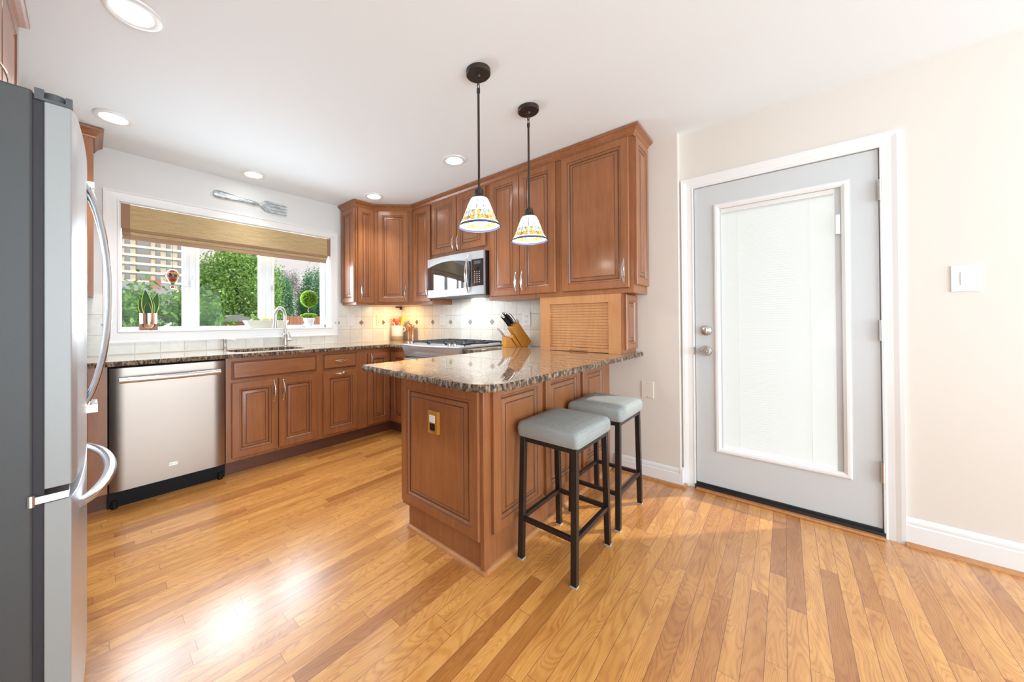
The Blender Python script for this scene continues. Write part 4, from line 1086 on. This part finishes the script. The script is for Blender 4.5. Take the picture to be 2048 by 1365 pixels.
sd_ = [(-.053, 0), (-.012, 0), (-.012, .010), (.012, .010), (.012, 0), (.053, 0), (.053, .050), (.040, .050), (.034, .030), (.020, .016), (-.020, .016), (-.034, .030), (-.040, .050), (-.053, .050)]
m.prismat(sd_, (c[0], c[1]-.040, c[2]), X1, Z1, Y1, .012); m.prismat(sd_, (c[0], c[1]+.028, c[2]), X1, Z1, Y1, .012); m.box(c[0]-.05, c[0]+.05, c[1]-.028, c[1]+.028, c[2]+.004, c[2]+.013)
obj('wooden_stand', m, M['crate'], t, bevel=.001)
obj('soil', MB().lathe([(.047, .118), (.0001, .122)], c, 24), M['soil'], t)
for i, (bx_, by_, tx_, ty_, tz_, w_) in enumerate(((-.015, 0, -.050, -.004, .255, .023), (.0, -.012, -.020, -.02, .318, .027), (.012, -.006, .018, -.01, .262, .020), (.018, .004, .056, .0, .296, .025), (.0, .012, -.062, .012, .275, .016), (-.004, -.018, -.008, -.03, .225, .019))):
    m = MB(); leaf_blade(m, (c[0]+bx_, c[1]+by_, c[2]+.115), (c[0]+tx_, c[1]+ty_, c[2]+tz_), w_*1.25, .006)
    o = obj('leaf', m, [M['snake'], M['snake_edge']], t, smooth=60)

def leaf_cloud(centre, rad, n, size, seed, shell=(.72, 1.0), clump=None):
    rg = np.random.default_rng(seed); d_ = rg.normal(size=(n, 3)); d_ /= np.linalg.norm(d_, axis=1)[:, None]
    if clump is not None:
        ce = rg.normal(size=(clump, 3)); ce /= np.linalg.norm(ce, axis=1)[:, None]; ix = rg.integers(0, clump, n)
        rr_ = .80+.18*rg.random((clump, 1)); P = ce[ix]*rr_[ix]+rg.normal(size=(n, 3))*.16
    else: P = d_*(shell[0]+(shell[1]-shell[0])*rg.random((n, 1)))
    P = P*np.array(rad)+np.array(centre)
    a = rg.normal(size=(n, 3)); a /= np.linalg.norm(a, axis=1)[:, None]; b = np.cross(a, rg.normal(size=(n, 3))); b /= np.linalg.norm(b, axis=1)[:, None]
    s_ = size*(.6+.8*rg.random((n, 1)))
    V = np.stack([P-a*s_, P+b*s_*.5, P+a*s_, P-b*s_*.5], 1).reshape(-1, 3)
    m = MB(); m.v = [tuple(v) for v in V]; m.f = [(4*i, 4*i+1, 4*i+2, 4*i+3) for i in range(n)]; m.mi = [0]*n; return m
t = thing('topiary', (-1.180, .050, SZ), 'boxwood ball topiary in a small whitewashed pot at the right of the sill', 'potted plant')
c = (-1.180, .050, SZ)
obj('pot', MB().lathe([(.0001, 0), (.036, 0), (.050, .072), (.055, .073), (.056, .102), (.050, .102), (.046, .090), (.0001, .088)], c, 30), M['whitewash'], t)
obj('stem', MB().tube([(c[0], c[1], c[2]+.08), (c[0]+.002, c[1], c[2]+.15), (c[0], c[1], c[2]+.24)], .005, 8), M['bark'], t)
m = leaf_cloud((c[0], c[1]-.002, c[2]+.302), (.086, .060, .088), 2600, .0085, 4, (.86, 1.02)); m.ball((c[0], c[1]-.002, c[2]+.302), .076, 16, 1, (1, .72, 1.02))
obj('leaf_ball', m, [M['box_leaf'], M['box_core']], t, smooth=0)
m = leaf_cloud((c[0], c[1]-.004, c[2]+.122), (.084, .052, .026), 1300, .0085, 5, (.7, 1.05)); m.ball((c[0], c[1]-.004, c[2]+.118), .06, 14, 1, (1, .72, .35))
obj('leaf_collar', m, [M['box_leaf'], M['box_core']], t, smooth=0)

t = thing('dough_bowl', (-1.59, .050, SZ), 'long cream tapered bowl on the sill behind the faucet', 'bowl')
m = MB(); R = []
for (hw, hd_, z) in ((.155, .030, 0), (.162, .034, .004), (.198, .043, .074), (.196, .041, .076), (.190, .036, .074), (.160, .026, .014)):
    R.append([(-1.590+a, .052+b, SZ+z) for a, b in rnd([(-hw, -hd_), (hw, -hd_), (hw, hd_), (-hw, hd_)], {i: min(hd_*.8, .02) for i in range(4)}, 4)])
m.rings(R); m.add(R[0], [tuple(range(len(R[0])-1, -1, -1))]); obj('bowl', m, M['creamwood'], t)
def gourd(label, pts, rs, mat, cat='squash', name='squash'):
    a = np.array(pts); m = MB().tube(pts, rs, 14); return tag(obj(name, m, mat), label, cat)
gourd('dark green squash sticking up at the left of the cream bowl', [(-1.725, .050, SZ+.128), (-1.715, .050, SZ+.122), (-1.690, .050, SZ+.100), (-1.665, .050, SZ+.080), (-1.650, .050, SZ+.066)], [.003, .008, .014, .016, .008], M['gourd'])
gourd('short green squash at the left end of the cream bowl', [(-1.735, .045, SZ+.066), (-1.725, .045, SZ+.070), (-1.700, .045, SZ+.072), (-1.675, .045, SZ+.066), (-1.665, .045, SZ+.062)], [.004, .016, .020, .016, .005], M['gourd'])
gourd('pale yellow green squash in the middle of the cream bowl', [(-1.650, .048, SZ+.062), (-1.635, .048, SZ+.070), (-1.600, .048, SZ+.074), (-1.565, .048, SZ+.068), (-1.550, .048, SZ+.060)], [.004, .021, .026, .022, .006], M['gourd_y'])
gourd('small orange fruit at the right of the cream bowl', [(-1.545+.0, .050, SZ+.046), (-1.545, .050, SZ+.052), (-1.545, .050, SZ+.070), (-1.545, .050, SZ+.088), (-1.545, .050, SZ+.094)], [.004, .018, .025, .017, .004], M['orange'], 'fruit', 'orange')

t = thing('balloon_ornament', (-2.298, .050, 1.440), 'painted hot air balloon ornament hanging in the left window pane', 'ornament')
c = (-2.298, .050, 0); prof = [(.0001, 1.598), (.014, 1.595), (.028, 1.586), (.039, 1.571), (.044, 1.553), (.042, 1.535), (.034, 1.515), (.024, 1.495), (.016, 1.480), (.012, 1.474)]
m = MB()
for i in range(len(prof)-1): m.lathe([prof[i], prof[i+1]], c, 24, mi=[2, 2, 0, 3, 2, 1, 0, 3, 2][i])
for k in range(5):
    a = 2*math.pi*k/5+.4; m.ball((c[0]+.041*math.cos(a), c[1]+.041*math.sin(a), 1.553), .010, 8, mi=(0, 3, 1, 0, 3)[k], sc=(1, 1, 1.6))
obj('envelope', m, [M['balloon_r'], M['balloon_o'], M['balloon_b'], M['balloon_y']], t)
obj('basket', MB().lathe([(.0001, 1.441), (.012, 1.441), (.015, 1.460), (.013, 1.461), (.0001, 1.461)], c, 16).tube([(c[0]-.012, c[1], 1.46), (c[0]-.013, c[1], 1.476)], .001, 4).tube([(c[0]+.012, c[1], 1.46), (c[0]+.013, c[1], 1.476)], .001, 4), M['balloon_o'], t)
obj('string', MB().tube([(c[0], c[1], 1.597), (c[0], c[1], 1.87), (c[0], c[1], 2.063)], .0011, 6), M['blackplastic'], t)

# ------------------------------------------------------------------ counter items in the corner
CZ = .9187
t = thing('utensil_crock', (-.165, -.125, CZ), 'white ceramic utensil crock with a bare clay base in the counter corner', 'crock')
c = (-.165, -.125, CZ)
m = MB(); m.lathe([(.0001, 0), (.072, 0), (.074, .003), (.0745, .055)], c, 36, mi=1); m.lathe([(.0745, .055), (.0750, .060), (.0750, .178), (.0735, .184), (.070, .184), (.068, .175), (.068, .02), (.0001, .015)], c, 36, mi=0)
obj('crock_body', m, [M['ceramic'], M['ceramic_base']], t)
obj('crock_handle', MB().tube([(c[0]+.035, c[1]-.068, c[2]+.165), (c[0]+.048, c[1]-.090, c[2]+.158), (c[0]+.050, c[1]-.094, c[2]+.130), (c[0]+.040, c[1]-.070, c[2]+.105)], .007, 10), M['ceramic'], t)
def utensil(name, label, base, top, head, hm, r=.006, headm=None):
    t_ = thing(name, base, label, 'utensil', 'utensils standing in the white crock'); b_, p_ = Vector(base), Vector(top)
    obj('shaft', MB().tube([b_, p_], r, 8), hm, t_)
    ax = (p_-b_).normalized(); sdv_ = Vector((.8, -.6, 0)); sdv_ = (sdv_-ax*sdv_.dot(ax)).normalized(); nn = ax.cross(sdv_).normalized()
    m_ = MB()
    if head == 'flat': m_.prismat([(-.020, -.005), (.020, -.005), (.026, .10), (.020, .112), (-.020, .112), (-.026, .10)], p_, sdv_, ax, nn, .006)
    elif head == 'spoon':
        R = [];
        for k in range(9):
            a = math.pi*k/8; R.append([tuple(p_+ax*(.038-.040*math.cos(a))+sdv_*(.026*math.sin(a)+.001)*math.cos(q)+nn*(.008*math.sin(a)+.001)*math.sin(q)) for q in [2*math.pi*j/12 for j in range(12)]])
        m_.rings(R)
    elif head == 'ring':
        m_.tube([p_+ax*(.014+.014*math.sin(a))+sdv_*.014*math.cos(a) for a in [2*math.pi*k/14 for k in range(15)]], .004, 6, caps=False)
    elif head == 'ball': m_.ball(tuple(p_+ax*.02), .030, 14, sc=(1, 1, .8))
    elif head == 'bag': m_.ball(tuple(p_+ax*.01), .020, 10, sc=(1, .6, 1.3))
    obj('head', m_, headm or hm, t_); return t_
ib = (c[0], c[1], c[2]+.022)
utensil('spatula', 'golden bamboo turner leaning to the right in the crock', (c[0]-.005, c[1]-.01, ib[2]), (c[0]+.030, c[1]-.052, c[2]+.195), 'flat', M['bamboo'], .006)
utensil('wooden_spoon', 'brown wooden spoon at the back of the crock', (c[0]+.010, c[1]+.012, ib[2]), (c[0]+.030, c[1]-.018, c[2]+.225), 'spoon', M['spoonwood'])
utensil('spatula', 'red and white spatula standing upright in the crock', (c[0]-.020, c[1]+.005, ib[2]), (c[0]-.032, c[1]+.026, c[2]+.240), 'bag', M['plate'], .006, M['red'])
utensil('wooden_spoon', 'small wooden utensil with a ring end at the left of the crock', (c[0]-.034, c[1]+.012, ib[2]), (c[0]-.056, c[1]+.050, c[2]+.238), 'ring', M['spoonwood'], .004)
utensil('serving_spoon', 'short red spoon low in the middle of the crock', (c[0]-.012, c[1]-.020, ib[2]), (c[0]-.014, c[1]-.006, c[2]+.190), 'spoon', M['red'], .005, M['red'])
t = thing('pepper_mill', (-.075, -.235, CZ), 'taller copper mill with a domed top, beside the utensil crock', 'pepper mill', 'pair of copper mills')
obj('mill_body', MB().lathe([(.0001, 0), (.030, 0), (.031, .01), (.027, .05), (.025, .10), (.029, .150), (.031, .165), (.031, .190), (.028, .198), (.020, .200)], (-.075, -.235, CZ), 26), M['millcopper'], t)
obj('mill_top', MB().lathe([(.020, .200), (.024, .206), (.024, .222), (.014, .234), (.0001, .237)], (-.075, -.235, CZ), 26), M['chrome'], t)
t = thing('pepper_mill', (-.075, -.302, CZ), 'shorter straight copper mill on the right, nearest the range', 'pepper mill', 'pair of copper mills')
obj('mill_body', MB().lathe([(.0001, 0), (.029, 0), (.030, .01), (.0285, .06), (.0285, .145), (.031, .150), (.031, .185), (.027, .190), (.0001, .191)], (-.075, -.302, CZ), 26), M['millcopper'], t)

# knife block
O = Vector((-.280, -1.866, CZ)); U = Vector((.856, -.517, 0)).normalized(); Bk = Vector((.517, .856, 0)).normalized()
t = thing('knife_block', O, 'golden bamboo knife block on the counter left of the roll-up garage', 'knife block')
obj('block', MB().prismat([(.158, 0), (.215, 0), (.250, .050), (.124, .222), (.050, .168)], O, U, Z1, Bk, .088), M['block'], t, bevel=.003)
obj('block', MB().prismat([(.114, 0), (.155, 0), (.078, .107), (.058, .082)], O+Bk*.003, U, Z1, Bk, .082), M['block'], t, bevel=.002)
obj('block', MB().prismat([(.0, 0), (.108, 0), (.048, .078), (.002, .094)], O, U, Z1, Bk, .088), M['block'], t, bevel=.002)
ax = (U*-.605+Z1*.796).normalized()
def knife(label, u, z, b, L, r=.009, steelh=False, grp='black handled knives in the block'):
    p0 = O+U*u+Z1*z+Bk*b; t_ = thing('knife', p0, label, 'knife', grp)
    perp = (U*.796+Z1*.605)
    pts = [p0+ax*.012, p0+ax*(L*.4)+perp*.003, p0+ax*(L*.75)+perp*.001, p0+ax*L-perp*.004]
    obj('handle', MB().tube(pts, [r*.9, r, r*1.05, r*.95], 10, sx=.6, ref=tuple(Bk)), M['steelh'] if steelh else M['blackplastic'], t_)
    obj('bolster', MB().tube([p0-ax*.002, p0+ax*.014], [r*.7, r*.95], 10, sx=.6, ref=tuple(Bk)), M['chrome'], t_)
    if not steelh: obj('end_cap', MB().tube([p0+ax*(L-.002)-perp*.004, p0+ax*(L+.008)-perp*.007], [r*.98, r*.8], 10, sx=.6, ref=tuple(Bk)), M['chrome'], t_)
def topz(u): return .168+(u-.050)*(.222-.168)/(.124-.050)
k = 0
desc = ['lower row, front', 'lower row, middle', 'lower row, back', 'upper row, front', 'upper row, middle', 'upper row, back']
for ri, (u, L) in enumerate(((.064, .112), (.090, .128))):
    for bi, b in enumerate((.018, .044, .070)):
        knife('black handled knife in the bamboo block, '+desc[k], u, topz(u), b, L+.006*bi); k += 1
knife('grey handled kitchen shears at the right of the bamboo block', .114, topz(.114), .040, .105, .012, True, None)
for bi in range(4):
    for ui in range(2): knife('slim all steel steak knife in the low front step of the bamboo block', .012+.020*ui, .0905-.012*ui*.35, .012+.021*bi, .098, .0062, True, 'steel steak knives in the front step')

# ------------------------------------------------------------------ outside
GZ = -.55
tag(struct('ground', MB().box(-40, 90, WT+.02, 170, GZ-.2, GZ), M['lawn']))
def shrub(name, label, centre, rad, n, size, mat, seed, clump=40, core=None, cat='shrub', group=None, trunk=.05):
    t_ = thing(name, (centre[0], centre[1], GZ), label, cat, group)
    m_ = leaf_cloud(centre, rad, n, size, seed, clump=clump)
    obj('foliage', m_, mat, t_, smooth=0)
    obj('trunk', MB().tube([(centre[0], centre[1], GZ), (centre[0]+.02, centre[1], centre[2]*.5+GZ*.5), (centre[0], centre[1], centre[2]+rad[2]*.3)], [trunk, trunk*.8, trunk*.5], 8), M['bark'], t_)
g_ = 'hedge shrubs outside the window'
shrub('hedge_shrub', 'broad leaved green shrub in the hedge, left part of the left pane', (-2.78, 2.75, .62), (.60, .45, .88), 15000, .036, M['hedge'], 11, 70, group=g_)
shrub('hedge_shrub', 'broad leaved green shrub in the hedge, behind the snake plant', (-2.05, 2.95, .66), (.60, .45, .88), 15000, .036, M['hedge'], 12, 70, group=g_)
shrub('hedge_shrub', 'broad leaved green shrub in the hedge, at the left of the middle pane', (-1.60, 2.45, .50), (.36, .34, .90), 11000, .034, M['hedge'], 13, 60, group=g_)
shrub('tree', 'big bright green leafy tree filling the middle pane', (2.15, 16, 2.30), (1.6, 1.5, 2.25), 42000, .07, M['treeleaf'], 21, 160, cat='tree', trunk=.18)
shrub('tree', 'dark blue green tree low behind the big green tree', (3.9, 20, 1.9), (1.5, 1.2, 1.9), 14000, .075, M['conifer'], 26, 90, cat='tree', trunk=.15)
shrub('tree', 'small blue green conifer at the left of the right pane', (6.25, 22, 2.1), (.70, .7, 2.3), 10000, .075, M['conifer'], 22, 60, cat='tree', trunk=.12)
shrub('tree', 'greyish thin leaved tree in the middle of the right pane', (8.28, 26, 2.2), (1.05, .9, 2.7), 10000, .06, M['greytree'], 23, 60, cat='tree', trunk=.14)
shrub('tree', 'tall blue green tree behind the topiary in the right pane', (8.55, 22, 2.2), (1.0, .9, 2.6), 14000, .075, M['conifer'], 24, 80, cat='tree', trunk=.15)
shrub('tree', 'blue green tree at the right edge of the right pane', (8.17, 19, 1.6), (.75, .75, 1.9), 10000, .075, M['conifer'], 25, 60, cat='tree', trunk=.15)
def fence(name, label, x0, x1, y, z1):
    m_ = MB(); n_ = int((x1-x0)/.15)
    for i in range(n_): a = x0+(x1-x0)*i/n_; m_.box(a, a+(x1-x0)/n_-.012, y, y+.02, GZ, z1+.03*((i*7) % 3-1)*.3)
    m_.box(x0, x1, y+.02, y+.06, z1-.25, z1-.17); return tag(obj(name, m_, M['fence'], smooth=0), label, 'fence')
fence('wood_fence', 'reddish cedar fence seen below the trees in the right pane', 3.0, 6.2, 12.6, 1.42)
t = thing('garden_shed', (.6, 10.5, GZ), 'low red brown shed at the bottom of the middle pane', 'shed')
obj('walls', MB().box(.05, 1.25, 10.0, 11.2, GZ, 1.18), M['fence'], t, smooth=0)
obj('roof', MB().prismat([(-.1, 1.18), (1.3, 1.18), (1.3, 1.22), (.62, 1.42), (-.1, 1.22)], (0, 9.9, 0), X1, Z1, Y1, 1.4), M['roofing'], t, smooth=0)
t = thing('neighbor_house', (-1.5, 11, GZ), 'low neighbouring house with grey roof and brick chimney behind the hedge', 'house')
obj('walls', MB().box(-6, -1.0, 10.5, 16, GZ, 1.62), M['bandw'], t, smooth=0)
obj('roof', MB().prismat([(10.1, 1.60), (16.4, 1.60), (13.2, 2.62), (10.1, 1.68)], (-6.3, 0, 0), Y1, Z1, X1, 5.5), M['roofing'], t, smooth=0)
obj('chimney', MB().box(-1.35, -1.08, 12.2, 12.6, 1.8, 2.62), M['brick'], t, smooth=0)
# apartment block far away
k_ = (150+3.68)/(70+3.68)
def ax_(x70): return -2.764+(x70+2.764)*k_
def az_(z70): return 1.154+(z70-1.154)*k_
t = thing('apartment_building', (ax_(3), 150, GZ), 'tan high-rise apartment block with pale bands and rows of windows in the left pane', 'building')
fl = [az_(v) for v in (4.42, 5.77, 7.1, 8.47, 9.88, 11.21, 12.50, 13.85, 15.2)]
obj('facade', MB().box(ax_(-4), ax_(10.1), 150, 165, GZ, fl[-1]+1), M['bldg'], t, smooth=0)
m = MB()
for z in fl: m.box(ax_(-4), ax_(10.1), 149.7, 150, z-2.15, z-1.35)
obj('floor_bands', m, M['bandw'], t, smooth=0)
for z in fl:
    for a, b in ((-2.6, -1.3), (.95, 1.45), (2.34, 3.66), (4.45, 4.95), (5.75, 6.2), (7.2, 7.7), (8.5, 9.2)):
        w_ = obj('window', MB().box(ax_(a), ax_(b), 149.8, 150, z-.95, z+.62), M['farwin'], t, smooth=0)
        m = MB().box(ax_(a)-.05, ax_(b)+.05, 149.72, 149.85, z-1.35, z-.75)
        if b-a > 1: m.box(ax_(a)-.3, ax_(a), 149.75, 149.9, z-1.3, z+.7).box(ax_(b), ax_(b)+.3, 149.75, 149.9, z-1.3, z+.7)
        obj('spandrel', m, M['brownpanel'], w_, smooth=0)

for o in bpy.data.objects:
    if '_o' in o: del o['_o']
